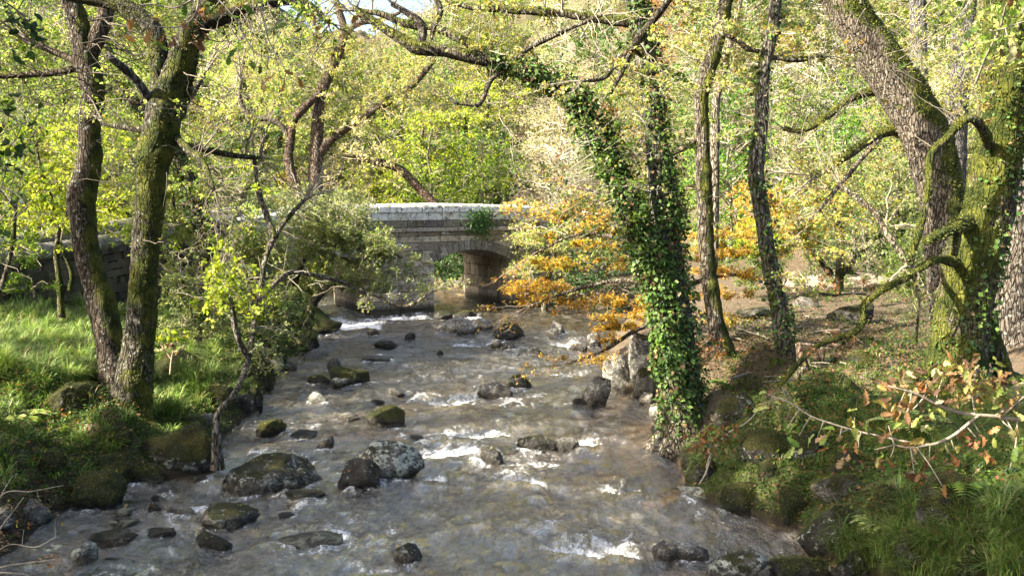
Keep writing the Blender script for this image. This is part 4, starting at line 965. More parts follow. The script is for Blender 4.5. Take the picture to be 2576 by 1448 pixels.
# --- understorey on the left, one slender tree each
def thin_tree(name, label, base, pts, bx, seed, col=(.2, .18, .14), mossamt=.25, cat='tree', mdir=(.2, -.2, .3), k=9, iv=None):
    t = tree(name, base, label, cat)
    ss = [stem(t, 'trunk' if i == 0 else 'branch', p, k, .1, col, mdir, mossamt, .1, 0, .006, seed + i, .5 if i == 0 else 0) for i, p in enumerate(pts)]
    boxes(t, ss, bx, seed)
    if iv: ivy(t, *ss[0], *iv)
    return t, ss
thin_tree('hazel_tree', 'thin mossy sapling in front of the left stone wall, left of the slender oak', hit(150, 735), [[(152, 745, 14, 23), (147, 690, 13, 23), (141, 640, 12, 23), (146, 580, 11, 23), (130, 510, 10, 23), (105, 440, 8, 23), (90, 360, 6, 23)], [(175, 730, 8, 23), (180, 690, 8, 23), (165, 650, 7, 23), (150, 610, 6, 23)], [(138, 560, 8, 23), (175, 520, 7, 22.7), (200, 470, 6, 22.5)]],
   [(-60, 320, 330, 560, 21, 25, 90, o_(pal='bright', ns=8, nl=9, ls=.085, rad=.009, len=1.4)), (0, 540, 330, 640, 21, 24, 16, o_(pal='bright', ns=6, nl=7, ls=.085, rad=.007, len=1.1))], 31, (.17, .16, .1), .5)
thin_tree('hazel_tree', 'multi stemmed hazel at the left edge in front of the stone wall', hit(-20, 760), [[(-20, 780, 12, 20), (10, 700, 11, 20), (30, 620, 9, 20), (40, 520, 7, 20)], [(-30, 780, 10, 20), (-20, 680, 9, 20), (-10, 560, 7, 20)]],
   [(-80, 560, 150, 760, 18.5, 21, 24, o_(pal='green', ns=7, nl=8, ls=.10, rad=.008, len=1.1, flat=.85)), (-60, 300, 150, 560, 18, 21, 18, o_(pal='green', ns=7, nl=8, ls=.09, rad=.008, len=1.1, flat=.7))], 33)
thin_tree('hazel_tree', 'leafy young tree by the wall between the two left trunks and the river bushes', ground_base(450, 690, 26), [[(455, 700, 12, 26), (450, 620, 11, 26), (440, 540, 9, 26), (430, 460, 7, 26)]],
   [(300, 420, 520, 600, 24.5, 28, 60, o_(pal='yg', ns=8, nl=8, ls=.09, rad=.009, len=1.4)), (410, 560, 560, 720, 24.5, 27, 22, o_(pal='grey', ns=8, nl=8, ls=.08, rad=.008, len=1.2))], 35)
thin_tree('holly_bush', 'dark leafy bush low on the left bank right of the forked oak', hit(500, 790), [[(500, 800, 10, 21.5), (520, 740, 9, 21.5), (545, 690, 7, 21.5)], [(490, 800, 10, 21.5), (470, 740, 8, 21.5), (455, 700, 6, 21.5)]],
   [(400, 690, 640, 850, 20, 23, 80, o_(pal='grey', ns=8, nl=8, ls=.075, rad=.008, len=1.0)), (430, 720, 600, 830, 20, 22, 10, o_(pal='dark', ns=8, nl=8, ls=.07, rad=.008, len=.9))], 37, cat='bush')
# --- leaning alder with its foot in the water
t = tree('alder_tree', hit(548, 1125), 'lichen grey alder leaning right from the left water edge')
al = stem(t, 'trunk', [(546, 1130, 24, 14.9), (545, 1085, 17, 14.9), (546, 1045, 15, 14.95), (562, 1020, 14, 15), (583, 1000, 14, 15.2), (605, 960, 12, 15.5), (622, 915, 12, 15.8), (634, 850, 11, 16.2), (642, 790, 11, 16.6), (656, 725, 11, 17), (668, 650, 11, 17.2), (700, 580, 12, 17.5), (735, 535, 10, 17.7), (770, 500, 7, 18)], 12, .07, (.20, .18, .155), (.2, -.2, 0), .25, .14, .3, .008, 41, .3)
al2 = stem(t, 'branch', [(625, 900, 10, 15.8), (605, 870, 8, 15.6), (590, 820, 7, 15.5), (580, 750, 5, 15.5)], 7, .08, (.24, .22, .19))
al3 = stem(t, 'branch', [(690, 600, 12, 17.4), (670, 540, 10, 17.6), (650, 480, 8, 17.8), (640, 400, 6, 18)], 7, .08, (.2, .18, .15))
al4 = stem(t, 'branch', [(645, 760, 8, 16.8), (720, 690, 8, 17.2), (780, 690, 7, 17.8), (860, 710, 6, 18.4), (920, 740, 4, 19)], 7, .08, (.26, .23, .19))
boxes(t, [al, al2, al3, al4], [(560, 380, 860, 560, 17, 20, 70, o_(pal='grey', ns=8, nl=7, ls=.065, rad=.009, len=1.3)), (560, 560, 820, 760, 16, 19, 26, o_(pal='grey', ns=8, nl=6, ls=.065, rad=.008, len=1.1)), (560, 830, 760, 960, 15.5, 17.5, 18, o_(pal='grey', ns=8, nl=3, ls=.06, rad=.007, len=1.0, tw=(.34, .30, .25)))], 24, twcol=(.32, .28, .23))
# --- bushes overhanging the stream before the bridge
t = tree('alder_bush', hit(775, 835), 'sprawling grey green bush reaching over the stream in front of the bridge', 'bush')
q1 = stem(t, 'trunk', [(765, 850, 30, 28), (775, 800, 26, 28), (790, 760, 20, 28), (830, 720, 14, 28), (870, 705, 10, 28)], 9, .1, (.22, .19, .15), (-.2, 0, .3), .25, .12, .4, .01, 51, .3)
q2 = stem(t, 'branch', [(745, 850, 22, 28.3), (720, 770, 20, 28.5), (735, 720, 18, 28.5), (760, 660, 14, 28.5), (800, 600, 10, 28.5)], 8, .1, (.1, .09, .07))
q3 = stem(t, 'branch', [(850, 712, 9, 27.5), (900, 725, 8, 27.2), (950, 745, 7, 27), (1000, 768, 6, 26.8), (1040, 765, 5, 26.6), (1078, 738, 3, 26.4)], 6, .1, (.34, .3, .24))
q4 = stem(t, 'branch', [(790, 620, 9, 28.3), (860, 590, 8, 28), (940, 600, 6, 27.8), (1010, 650, 4, 27.6)], 6, .1, (.3, .27, .2))
boxes(t, [q1, q2, q3, q4], [(740, 560, 980, 720, 27, 30, 150, o_(pal='grey', ns=10, nl=5, ls=.085, rad=.009, len=1.6, sag=.12)), (850, 590, 990, 735, 26.3, 29, 80, o_(pal='grey', ns=11, nl=4, ls=.08, rad=.008, len=1.5, sag=.14)), (990, 650, 1100, 735, 27, 28.5, 12, o_(pal='grey', ns=8, nl=6, ls=.08, rad=.006, len=1.2)), (640, 720, 800, 860, 27, 29.5, 70, o_(pal='grey', ns=8, nl=7, ls=.08, rad=.008, len=1.2)), (600, 470, 900, 640, 27, 30, 80, o_(pal='grey', ns=8, nl=7, ls=.085, rad=.009, len=1.5)), (740, 480, 930, 570, 28, 31, 90, o_(pal='grey', ns=10, nl=4, ls=.09, rad=.009, len=1.6, tw=(.4, .36, .3)))], 25, twcol=(.34, .3, .25))
thin_tree('alder_bush', 'dark tangled bush on the left bank behind the leaning alder', hit(640, 875), [[(650, 880, 14, 25), (655, 800, 12, 25), (640, 740, 10, 25), (650, 660, 8, 25)], [(660, 880, 12, 25), (690, 800, 10, 25), (700, 740, 8, 25)]],
   [(560, 660, 720, 860, 23.5, 26, 90, o_(pal='grey', ns=8, nl=8, ls=.075, rad=.009, len=1.2)), (560, 760, 760, 900, 23, 25, 50, o_(pal='dark', ns=8, nl=7, ls=.07, rad=.008, len=1.0)), (570, 560, 740, 680, 24, 26, 50, o_(pal='grey', ns=8, nl=7, ls=.08, rad=.008, len=1.2))], 39, cat='bush')

# --- beyond the bridge: the forked oak with a long limb
d = 46
t = tree('oak_tree', ground_base(790, 540, d), 'forked brown oak above the left end of the bridge, one long limb reaching right')
f = [stem(t, 'trunk', [(790, 560, 46, d), (793, 470, 40, d), (796, 370, 32, d), (800, 300, 30, d), (806, 240, 28, d), (830, 180, 26, d), (852, 130, 24, d), (866, 80, 20, d), (850, 20, 16, d), (835, -40, 10, d)], 14, .15, (.17, .12, .085), (-.2, 0, .2), .15, .1, 0, .02, 61, 1),
     stem(t, 'branch', [(795, 400, 26, d), (830, 352, 25, d), (880, 315, 24, d), (930, 282, 22, d), (985, 250, 20, d), (1030, 220, 16, d), (1065, 185, 14, d), (1092, 150, 11, d)], 10, .15, (.17, .12, .085), (0, 0, .6), .25),
     stem(t, 'branch', [(865, 90, 16, d), (900, 60, 14, d), (960, 50, 10, d), (1010, 30, 7, d)], 8, .15, (.2, .16, .12)),
     stem(t, 'branch', [(782, 560, 30, d - .3), (745, 470, 26, d - .5), (726, 405, 22, d - .5), (730, 360, 20, d - .5), (738, 305, 20, d - .5), (775, 262, 18, d - .5), (805, 235, 16, d - .3)], 9, .15, (.17, .11, .08)),
     stem(t, 'branch', [(728, 350, 14, d - .5), (710, 320, 13, d - .6), (680, 302, 12, d - .7), (640, 296, 12, d - .8), (614, 275, 11, d - .9), (603, 240, 9, d - 1), (606, 200, 6, d - 1)], 8, .15, (.22, .19, .14))]
boxes(t, f, [(560, 60, 1100, 330, 44, 49, 150, o_(pal='autumn', ns=8, nl=9, ls=.10, rad=.014, len=2.2)), (840, 300, 1000, 420, 44, 47, 14, o_(pal='cream', ns=8, nl=4, ls=.12, rad=.012, len=2)), (700, -500, 1000, 0, 44, 49, 20, o_(pal='yg', ns=8, nl=6, ls=.15, rad=.014, len=2.4))], 26, twcol=(.4, .34, .26))
t = tree('oak_tree', ground_base(905, 500, 48), 'brown bough of a fallen tree just above the bridge parapet')
boxes(t, [stem(t, 'trunk', [(1100, 520, 20, 47), (1060, 480, 20, 47), (1010, 430, 20, 47), (960, 410, 17, 47), (900, 398, 13, 47), (840, 392, 8, 47)], 8, .15, (.16, .1, .07))], [(820, 360, 1000, 470, 46, 49, 16, o_(pal='cream', ns=8, nl=5, ls=.12, rad=.012, len=1.8))], 27, twcol=(.38, .3, .24))
for (px, y0, y1, w, d, lab) in ((612, 100, 420, 26, 58, 'ivy covered far trunk left of the forked brown oak'), (655, 280, 430, 26, 60, 'short ivy covered far trunk beside the taller one left of the forked brown oak'), (1170, 310, 520, 16, 62, 'slim green trunk above the bridge, left one of the bright green pair'), (1225, 330, 520, 24, 62, 'ivy wrapped trunk above the bridge, right one of the bright green pair'), (1060, 400, 530, 22, 56, 'dark ivied stump like trunk just behind the bridge parapet'), (700, 300, 480, 12, 57, 'thin far trunk between the ivied pair and the forked oak')):
    t = tree('oak_tree', ground_base(px, y1, d), lab)
    s = stem(t, 'trunk', [(px - 6, y1 + 90, w * 1.2, d), (px, y1, w, d), (px + 4, (y0 + y1) / 2, w * .85, d), (px - 3, y0, w * .6, d), (px + 4, y0 - 80, w * .3, d)], 9, .25, (.2, .17, .12), (0, 0, .3), .4, .1, 0, .01, px)
    ivy(t, *s, .1, .85, 900, .2, .16, px, 'green' if px > 1100 else 'ivy')
    boxes(t, [s], [(px - 110, y0 - 120, px + 110, (y0 + y1) / 2, d - 3, d + 3, 30, o_(pal='bright' if px > 1000 else 'yg', ns=8, nl=7, ls=.17, rad=.014, len=2.6)), (px - 90, (y0 + y1) / 2, px + 90, y1 - 10, d - 3, d + 3, 14, o_(pal='bright' if px > 1000 else 'autumn', ns=8, nl=7, ls=.16, rad=.012, len=2.0))], px, twcol=(.36, .32, .24))

# --- the ivy arch and its straight neighbour
d = 17.2
t = tree('oak_tree', hit(1695, 1070), 'ivy clad oak arching left across the stream on a long mossy limb')
v1 = stem(t, 'trunk', [(1712, 1085, 96, d), (1700, 1010, 64, d), (1690, 920, 54, d), (1676, 830, 50, d), (1662, 740, 50, d), (1640, 660, 48, d), (1608, 580, 46, d), (1578, 510, 45, d), (1552, 440, 44, d), (1520, 370, 44, d), (1486, 300, 42, d), (1445, 240, 38, d), (1390, 208, 36, d), (1330, 180, 33, d), (1250, 158, 31, d), (1180, 143, 28, d), (1110, 128, 26, d), (1050, 122, 28, d), (1010, 100, 22, d), (960, 68, 17, d), (915, 40, 13, d), (890, 20, 8, d)], 20, .07, (.15, .13, .10), (0, -.1, .6), .3, .1, .6, .016, 71, .4)
v2 = stem(t, 'branch', [(1052, 118, 20, d), (1064, 88, 18, d), (1056, 58, 16, d), (1030, 36, 12, d), (985, 10, 8, d)], 9, .07, (.13, .11, .09))
v3 = stem(t, 'branch', [(1085, 100, 5, d), (1092, 70, 10, d), (1108, 28, 9, d), (1096, 0, 7, d), (1080, -40, 5, d)], 8, .07, (.13, .11, .09))
v4 = stem(t, 'branch', [(1270, 160, 16, d), (1225, 138, 18, d + .1), (1160, 100, 18, d + .3), (1092, 70, 17, d + .4), (1045, 66, 15, d + .5), (1008, 57, 13, d + .6), (958, 36, 10, d + .6), (902, 30, 7, d + .6)], 9, .08, (.16, .14, .1), (0, 0, .7), .3)
v5 = stem(t, 'branch', [(1262, 178, 9, d), (1232, 205, 9, d - .2), (1216, 245, 8, d - .4), (1200, 265, 6, d - .5), (1150, 262, 4, d - .6)], 7, .07, (.2, .17, .13))
v6 = stem(t, 'branch', [(1640, 66, 20, d + .4), (1560, 56, 18, d + .5), (1480, 46, 17, d + .6), (1400, 34, 15, d + .7), (1300, 27, 14, d + .8), (1200, 22, 10, d + .9), (1130, 8, 6, d + 1)], 8, .08, (.15, .13, .09), (0, 0, .8), .35)
v7 = stem(t, 'branch', [(1296, 168, 12, d), (1326, 124, 11, d - .1), (1400, 88, 9, d - .3), (1459, 62, 7, d - .4), (1515, 38, 4, d - .5)], 7, .07, (.2, .18, .14))
ivy(t, *v1, .0, .16, 1900, .08, .10, 7); ivy(t, *v1, .14, .34, 5200, .085, .22, 70); ivy(t, *v1, .32, .62, 8200, .075, .24, 8); ivy(t, *v1, .58, .76, 2200, .075, .15, 9)
boxes(t, [(v1[0][40:], v1[1][40:]), v2, v3, v4, v5, v6, v7], [(900, 0, 1700, 330, 15.2, 16.6, 44, o_(pal='autumn', ns=10, nl=4, ls=.062, rad=.007, len=1.2)), (1180, 20, 1500, 180, 16.5, 19, 40, o_(pal='autumn', ns=8, nl=6, ls=.075, rad=.010, len=1.2)), (1330, 180, 1560, 420, 16.3, 18, 20, o_(pal='brown', ns=8, nl=4, ls=.075, rad=.009, len=1.0)), (1380, 250, 1640, 640, 16, 18, 26, o_(pal='green', ns=8, nl=5, ls=.075, rad=.009, len=1.1)), (880, 0, 1300, 130, 16.5, 19, 36, o_(pal='autumn', ns=8, nl=5, ls=.075, rad=.010, len=1.2)), (1000, 130, 1300, 260, 16.5, 18, 8, o_(pal='autumn', ns=6, nl=4, ls=.07, rad=.008, len=.9)), (1300, 380, 1560, 620, 16, 17.5, 16, o_(pal='autumn', ns=8, nl=3, ls=.07, rad=.008, len=1.1, tw=(.42, .4, .34))), (800, -900, 1700, -60, 14, 21, 30, o_(pal='yg', ns=8, nl=8, ls=.13, rad=.02, len=2.3, keep=SUNK))], 28, twcol=(.3, .27, .21))
t = tree('oak_tree', hit(1740, 1050), 'tall straight tree beside the ivy arch, bare bark left and ivy down its right')
w1 = stem(t, 'trunk', [(1745, 1075, 84, d + .3), (1735, 1000, 60, d + .3), (1725, 900, 54, d + .3), (1712, 800, 52, d + .3), (1698, 700, 50, d + .3), (1685, 620, 50, d + .3), (1674, 540, 52, d + .3), (1664, 460, 52, d + .3), (1652, 380, 50, d + .3), (1644, 300, 48, d + .3), (1634, 210, 46, d + .3), (1620, 120, 44, d + .3), (1604, 40, 42, d + .3), (1585, -60, 40, d + .3), (1560, -240, 28, d + .3)], 22, .07, (.15, .135, .12), (-.2, -.2, 0), .1, .08, .6, .022, 72, .4)
w2 = stem(t, 'branch', [(1640, 150, 14, d), (1600, 118, 22, d - 1), (1625, 75, 16, d - 1.3), (1660, 30, 14, d - 1.5), (1690, -10, 12, d - 1.6)], 9, .07, (.09, .08, .06))
w3 = stem(t, 'branch', [(1600, 118, 14, d - 1), (1560, 145, 8, d - 1), (1520, 195, 6, d - 1.1), (1460, 205, 4, d - 1.2)], 7, .07, (.12, .1, .08))
w4 = stem(t, 'branch', [(1585, 130, 8, d - 1), (1560, 190, 6, d - 1.1), (1535, 235, 4, d - 1.2)], 6, .07, (.12, .1, .08))
ivy(t, *w1, .0, .14, 1500, .075, .10, 11); ivy(t, *w1, .12, .42, 900, .075, .10, 111, 'ivy', (-.9, -.1, 0)); ivy(t, *w1, .1, .42, 1800, .075, .14, 110, 'ivy', (.9, .1, 0)); ivy(t, *w1, .40, .95, 8500, .08, .22, 12, 'ivy', (.95, -.3, 0)); ivy(t, *w1, .15, .5, 1800, .085, .3, 13, 'ivy', (.6, -.7, 0))
boxes(t, [w1, w2, w3], [(1480, 0, 1800, 260, 15.5, 18, 40, o_(pal='autumn', ns=8, nl=5, ls=.075, rad=.010, len=1.2)), (1560, 200, 1800, 420, 16, 18, 12, o_(pal='green', ns=7, nl=5, ls=.075, rad=.009, len=1.0)), (1500, 330, 1700, 520, 15.6, 17, 8, o_(pal='autumn', ns=7, nl=2, ls=.07, rad=.009, len=1.2, tw=(.42, .4, .35))), (1400, -900, 2100, -60, 14, 21, 30, o_(pal='yg', ns=8, nl=8, ls=.13, rad=.02, len=2.3, keep=SUNK))], 29, twcol=(.28, .25, .2))

# --- orange beech sprays
t = tree('beech_tree', hit(1690, 900), 'young beech with golden orange sprays spreading over the water')
d = 22
z1 = stem(t, 'trunk', [(1690, 900, 26, d), (1684, 800, 24, d), (1676, 700, 22, d), (1660, 600, 18, d), (1640, 500, 14, d), (1630, 400, 10, d)], 10, .1, (.2, .19, .17), (0, 0, 0), .1, .06, .4, .004, 81, .4)
zb = [stem(t, 'branch', p, 6, .1, (.2, .17, .13), None) for p in ([(1678, 720, 12, d), (1560, 705, 9, d + .5), (1440, 730, 7, d + .8), (1330, 770, 4, d + 1)], [(1680, 800, 12, d), (1600, 830, 9, d - .6), (1520, 880, 6, d - 1), (1430, 915, 3, d - 1.2)], [(1670, 640, 12, d), (1560, 600, 9, d + .8), (1450, 590, 6, d + 1.5), (1340, 640, 4, d + 2)], [(1680, 740, 12, d), (1780, 700, 9, d + .6), (1860, 690, 6, d + 1)], [(1650, 560, 12, d), (1560, 500, 9, d + 1), (1450, 470, 5, d + 2)])]
G = dict(pal='gold', flat=.94, ls=.068, rad=.006, sag=-.03, lw=.36, level=1, ns=10, nl=8, len=1.4, bend=.06)
Y = dict(G, pal=PAL['gold'] + PAL['yg'][:2])
boxes(t, [z1] + zb, [(1270, 712, 1480, 735, 23, 25, 22, G), (1320, 745, 1640, 768, 21.8, 24, 34, G), (1400, 785, 1640, 800, 21, 23, 20, G), (1330, 655, 1640, 675, 22.5, 25, 26, Y), (1380, 608, 1650, 626, 22.5, 25, 24, Y), (1420, 560, 1650, 576, 22.5, 25, 22, Y), (1440, 505, 1660, 520, 23, 25.5, 18, Y), (1460, 455, 1660, 470, 23, 25.5, 14, Y), (1400, 850, 1550, 866, 19.8, 21.2, 13, G), (1400, 895, 1530, 910, 19.5, 21, 12, G), (1470, 812, 1600, 826, 20.5, 22, 12, G),
   (1700, 580, 1900, 596, 21, 23.5, 14, Y), (1700, 630, 1900, 646, 21, 23.5, 16, G), (1700, 680, 1900, 696, 21, 23.5, 16, G), (1710, 735, 1900, 750, 21, 23.5, 14, G), (1740, 800, 1880, 815, 21, 23, 9, Y), (1280, 560, 1420, 690, 23.5, 27, 16, dict(G, pal='autumn', nl=6))], 30, twcol=(.26, .2, .15))
thin_tree('hazel_bush', 'olive green bush against the right end of the bridge', ground_base(1360, 740, 37), [[(1370, 760, 14, 37), (1380, 690, 12, 37), (1400, 620, 10, 37), (1420, 560, 7, 37)], [(1360, 760, 10, 37), (1340, 690, 8, 37), (1325, 620, 6, 37)]],
   [(1290, 560, 1560, 750, 35.5, 38.5, 60, o_(pal='grey', ns=8, nl=7, ls=.12, rad=.01, len=1.6)), (1300, 470, 1600, 600, 36, 40, 50, o_(pal=PAL['autumn'][:4] + PAL['gold'][:5], ns=8, nl=7, ls=.13, rad=.01, len=1.8)), (1450, 640, 1700, 790, 33, 37, 40, o_(pal='dark', ns=8, nl=8, ls=.12, rad=.01, len=1.5))], 43, cat='bush')

# --- middle right trunks
d = 21
t = tree('oak_tree', hit(1815, 890), 'slim mossy tree right of the ivy clad pair, orange leaves around its foot')
x1 = stem(t, 'trunk', [(1815, 895, 58, d), (1803, 830, 40, d), (1792, 760, 38, d), (1782, 690, 37, d), (1775, 600, 36, d), (1772, 520, 36, d), (1769, 440, 36, d), (1767, 380, 34, d), (1764, 310, 32, d), (1762, 240, 33, d), (1778, 190, 34, d), (1796, 130, 34, d), (1812, 70, 32, d), (1826, 0, 30, d), (1840, -80, 28, d), (1850, -240, 20, d)], 18, .08, (.18, .155, .12), (.6, -.2, .1), .42, .09, .6, .014, 91, .4)
x2 = stem(t, 'branch', [(1765, 340, 8, d), (1730, 365, 14, d), (1690, 385, 12, d + .4), (1640, 400, 8, d + .8)], 7, .1, (.22, .18, .14))
boxes(t, [x1, x2], [(1640, 0, 1900, 300, 20, 23, 30, o_(pal='autumn', ns=8, nl=6, ls=.085, rad=.010, len=1.5)), (1680, 300, 1880, 560, 20, 22.5, 14, o_(pal='yg', ns=8, nl=6, ls=.08, rad=.009, len=1.2)), (1700, 860, 1900, 960, 19.5, 21, 12, o_(pal='brown', ns=7, nl=6, ls=.07, rad=.005, len=.7)), (1500, -800, 2100, -60, 18, 24, 30, o_(pal='yg', ns=8, nl=8, ls=.14, rad=.02, len=2.3, keep=SUNK))], 44, twcol=(.24, .21, .16))
t = tree('oak_tree', ground_base(1800, 700, 25), 'pale thin tree leaning right just behind the slim mossy tree')
boxes(t, [stem(t, 'trunk', [(1790, 760, 24, 25), (1796, 600, 22, 25), (1797, 450, 22, 25), (1799, 330, 21, 25), (1802, 250, 18, 25), (1815, 195, 18, 25), (1832, 130, 16, 25), (1850, 60, 13, 25), (1870, -40, 8, 25)], 10, .12, (.3, .27, .22), (0, 0, .2), .05)], [(1700, 20, 1960, 420, 24, 27, 34, o_(pal='autumn', ns=8, nl=6, ls=.095, rad=.011, len=1.6))], 45, twcol=(.44, .38, .3))
d = 18.4
t = tree('oak_tree', hit(1985, 955), 'narrow grey tree with ivy at its foot standing alone in the right clearing')
y1 = stem(t, 'trunk', [(1985, 965, 66, d), (1978, 900, 46, d), (1968, 830, 42, d), (1960, 770, 40, d), (1945, 700, 38, d), (1932, 640, 36, d), (1922, 570, 35, d), (1912, 510, 35, d), (1903, 450, 38, d), (1904, 400, 36, d), (1910, 350, 34, d), (1916, 290, 32, d), (1917, 230, 30, d), (1924, 170, 28, d), (1936, 110, 28, d), (1947, 60, 29, d), (1950, 10, 26, d), (1946, -60, 24, d), (1960, -240, 16, d)], 18, .07, (.19, .175, .15), (-.4, 0, 0), .08, .09, .5, .018, 92, .4)
y2 = stem(t, 'branch', [(1910, 130, 8, d), (1880, 122, 10, d), (1850, 100, 8, d + .2), (1815, 85, 4, d + .3)], 7, .08, (.2, .17, .13))
y3 = stem(t, 'branch', [(1930, 145, 8, d), (1980, 150, 9, d), (2020, 150, 7, d), (2070, 140, 4, d)], 7, .08, (.2, .17, .13))
ivy(t, *y1, .0, .45, 1500, .085, .12, 14, 'ivy', (.5, -.6, 0)); ivy(t, *y1, .45, .95, 420, .08, .06, 15)
boxes(t, [y1, y2, y3], [(1830, 20, 2120, 260, 17.5, 19.5, 34, o_(pal='autumn', ns=8, nl=5, ls=.075, rad=.009, len=1.2)), (1880, 640, 2020, 820, 17.8, 19, 7, o_(pal='green', ns=6, nl=5, ls=.07, rad=.006, len=.7)), (1600, -800, 2300, -60, 16, 22, 24, o_(pal='yg', ns=8, nl=8, ls=.14, rad=.02, len=2.3, keep=SUNK))], 46, twcol=(.34, .31, .25))
# --- great leaning oak
d = 24
t = tree('oak_tree', ground_base(2385, 830, d), 'great oak leaning left at upper right with a thick pelt of moss along its back')
l1 = stem(t, 'trunk', [(2392, 860, 112, d), (2386, 760, 98, d), (2382, 660, 96, d), (2374, 560, 98, d), (2364, 480, 102, d), (2350, 420, 108, d), (2332, 350, 110, d), (2302, 290, 110, d), (2268, 230, 110, d), (2228, 175, 104, d), (2190, 120, 100, d), (2155, 65, 94, d), (2118, 0, 90, d), (2080, -80, 84, d), (2020, -220, 70, d)], 56, .07, (.2, .17, .14), (.62, -.1, .5), .42, .07, .4, .03, 93, .6)
l2 = stem(t, 'branch', [(2325, 345, 26, d + .3), (2250, 330, 24, d + .2), (2200, 345, 20, d), (2150, 380, 18, d), (2090, 420, 16, d - .2), (2050, 445, 12, d - .4)], 10, .1, (.24, .21, .16), (0, 0, .8), .45)
l3 = stem(t, 'branch', [(2280, 250, 24, d + .5), (2200, 232, 18, d + .5), (2130, 255, 14, d + .5), (2075, 300, 12, d + .5), (2020, 330, 9, d + .5), (1970, 325, 5, d + .5)], 9, .1, (.24, .21, .15), (0, 0, .8), .45)
l4 = stem(t, 'branch', [(2300, 360, 18, d + .3), (2255, 290, 16, d + .4), (2215, 225, 13, d + .6), (2170, 180, 9, d + .6)], 8, .1, (.36, .34, .29))
l5 = stem(t, 'branch', [(2215, 345, 9, d), (2150, 420, 9, d - .2), (2100, 480, 8, d - .4), (2060, 530, 5, d - .5)], 7, .1, (.33, .28, .22))
moss_trunk(t, *l1, (.62, -.1, .5), .34, 16000, 804, .05); moss_trunk(t, *l2, (0, 0, .8), .4, 1500, 805, .045); moss_trunk(t, *l3, (0, 0, .8), .4, 1500, 806, .045)
boxes(t, [l1, l2, l3, l4, l5], [(1980, 180, 2300, 460, 22.5, 26, 44, o_(pal='autumn', ns=8, nl=8, ls=.07, rad=.010, len=1.5)), (2200, 0, 2576, 200, 22, 26, 44, o_(pal='yg', ns=8, nl=6, ls=.09, rad=.010, len=1.5)), (2000, 0, 2150, 160, 22, 25, 10, o_(pal='gold', ns=8, nl=6, ls=.09, rad=.010, len=1.3)), (2050, 400, 2300, 560, 22, 25, 18, o_(pal='autumn', ns=8, nl=3, ls=.08, rad=.010, len=1.4)), (1800, -700, 2600, -60, 20, 27, 24, o_(pal='yg', ns=8, nl=8, ls=.14, rad=.02, len=2.3, keep=SUNK))], 47, twcol=(.27, .235, .18))
# --- grey trunks behind and the pale trunk at the right edge
for pts, lab, seed in (([(2400, 760, 66, 34), (2395, 560, 62, 34), (2398, 420, 58, 34), (2405, 300, 54, 34), (2412, 200, 52, 34), (2424, 80, 50, 34), (2434, -40, 46, 34)], 'blue grey tree trunk between the leaning oak and the mossy oak', 101), ([(2320, 700, 46, 38), (2318, 500, 44, 38), (2316, 300, 42, 38), (2312, 160, 40, 38), (2308, 0, 38, 38), (2304, -80, 36, 38)], 'far grey trunk showing behind the top of the leaning oak', 102),
                       ([(2560, 905, 150, 20), (2545, 850, 92, 20), (2540, 760, 84, 20), (2548, 660, 82, 20), (2560, 560, 84, 20), (2575, 420, 80, 20), (2600, 200, 70, 20)], 'pale furrowed trunk at the right edge behind the mossy oak', 103)):
    t = tree('oak_tree', ground_base(pts[0][0], pts[0][1], pts[0][3]), lab)
    s = stem(t, 'trunk', pts, 24, .1, (.17, .165, .165) if seed < 103 else (.2, .175, .15), (0, 0, .2), .0, .07, .5 if seed == 103 else 0, .03, seed, .4)
    if seed < 103: boxes(t, [s], [(2180, 0, 2576, 420, 31, 38, 40, o_(pal='autumn', ns=8, nl=8, ls=.09, rad=.012, len=2.0))], seed, twcol=(.44, .4, .33))
# --- big mossy oak at right
d = 15.8
t = tree('oak_tree', ground_base(2405, 985, d), 'big mossy oak at right with ivy up its far side and a long drooping branch')
m1 = stem(t, 'trunk', [(2402, 990, 190, d), (2404, 955, 140, d), (2410, 900, 128, d), (2418, 830, 126, d), (2426, 770, 124, d), (2440, 700, 126, d), (2448, 650, 130, d), (2466, 600, 116, d), (2486, 540, 112, d), (2498, 470, 110, d), (2510, 400, 108, d), (2520, 320, 106, d), (2530, 240, 108, d), (2536, 160, 110, d), (2540, 80, 112, d), (2545, 0, 114, d), (2550, -100, 110, d), (2560, -300, 90, d)], 60, .05, (.17, .14, .11), (-.45, -.35, 0), .5, .07, .6, .03, 95, .4)
m2 = stem(t, 'branch', [(2495, 400, 21, d), (2480, 345, 21, d - .5), (2462, 312, 20, d - .8), (2438, 299, 19, d - .9), (2410, 318, 18, d - .9), (2380, 352, 16, d - .9), (2352, 376, 16, d - .9), (2340, 405, 14, d - .9), (2338, 460, 14, d - .9), (2330, 520, 14, d - .9), (2316, 570, 14, d - .9), (2300, 625, 14, d - .9), (2288, 668, 14, d - .9)], 14, .06, (.2, .17, .12), (-.2, -.1, .5), .5, .1, 0, .008)
m3 = stem(t, 'branch', [(2420, 665, 27, d), (2392, 660, 20, d - .4), (2355, 655, 15, d - .7), (2318, 675, 15, d - .85), (2280, 700, 15, d - .95), (2235, 722, 14, d - 1.1), (2196, 748, 13, d - 1.2), (2172, 772, 12, d - 1.2), (2170, 810, 12, d - 1.2), (2150, 838, 11, d - 1.3), (2110, 852, 10, d - 1.3), (2060, 870, 9, d - 1.4), (2020, 905, 9, d - 1.5), (1985, 945, 7, d - 1.6), (1960, 975, 5, d - 1.7)], 12, .06, (.2, .17, .1), (0, -.1, .7), .5, .1, 0, .006)
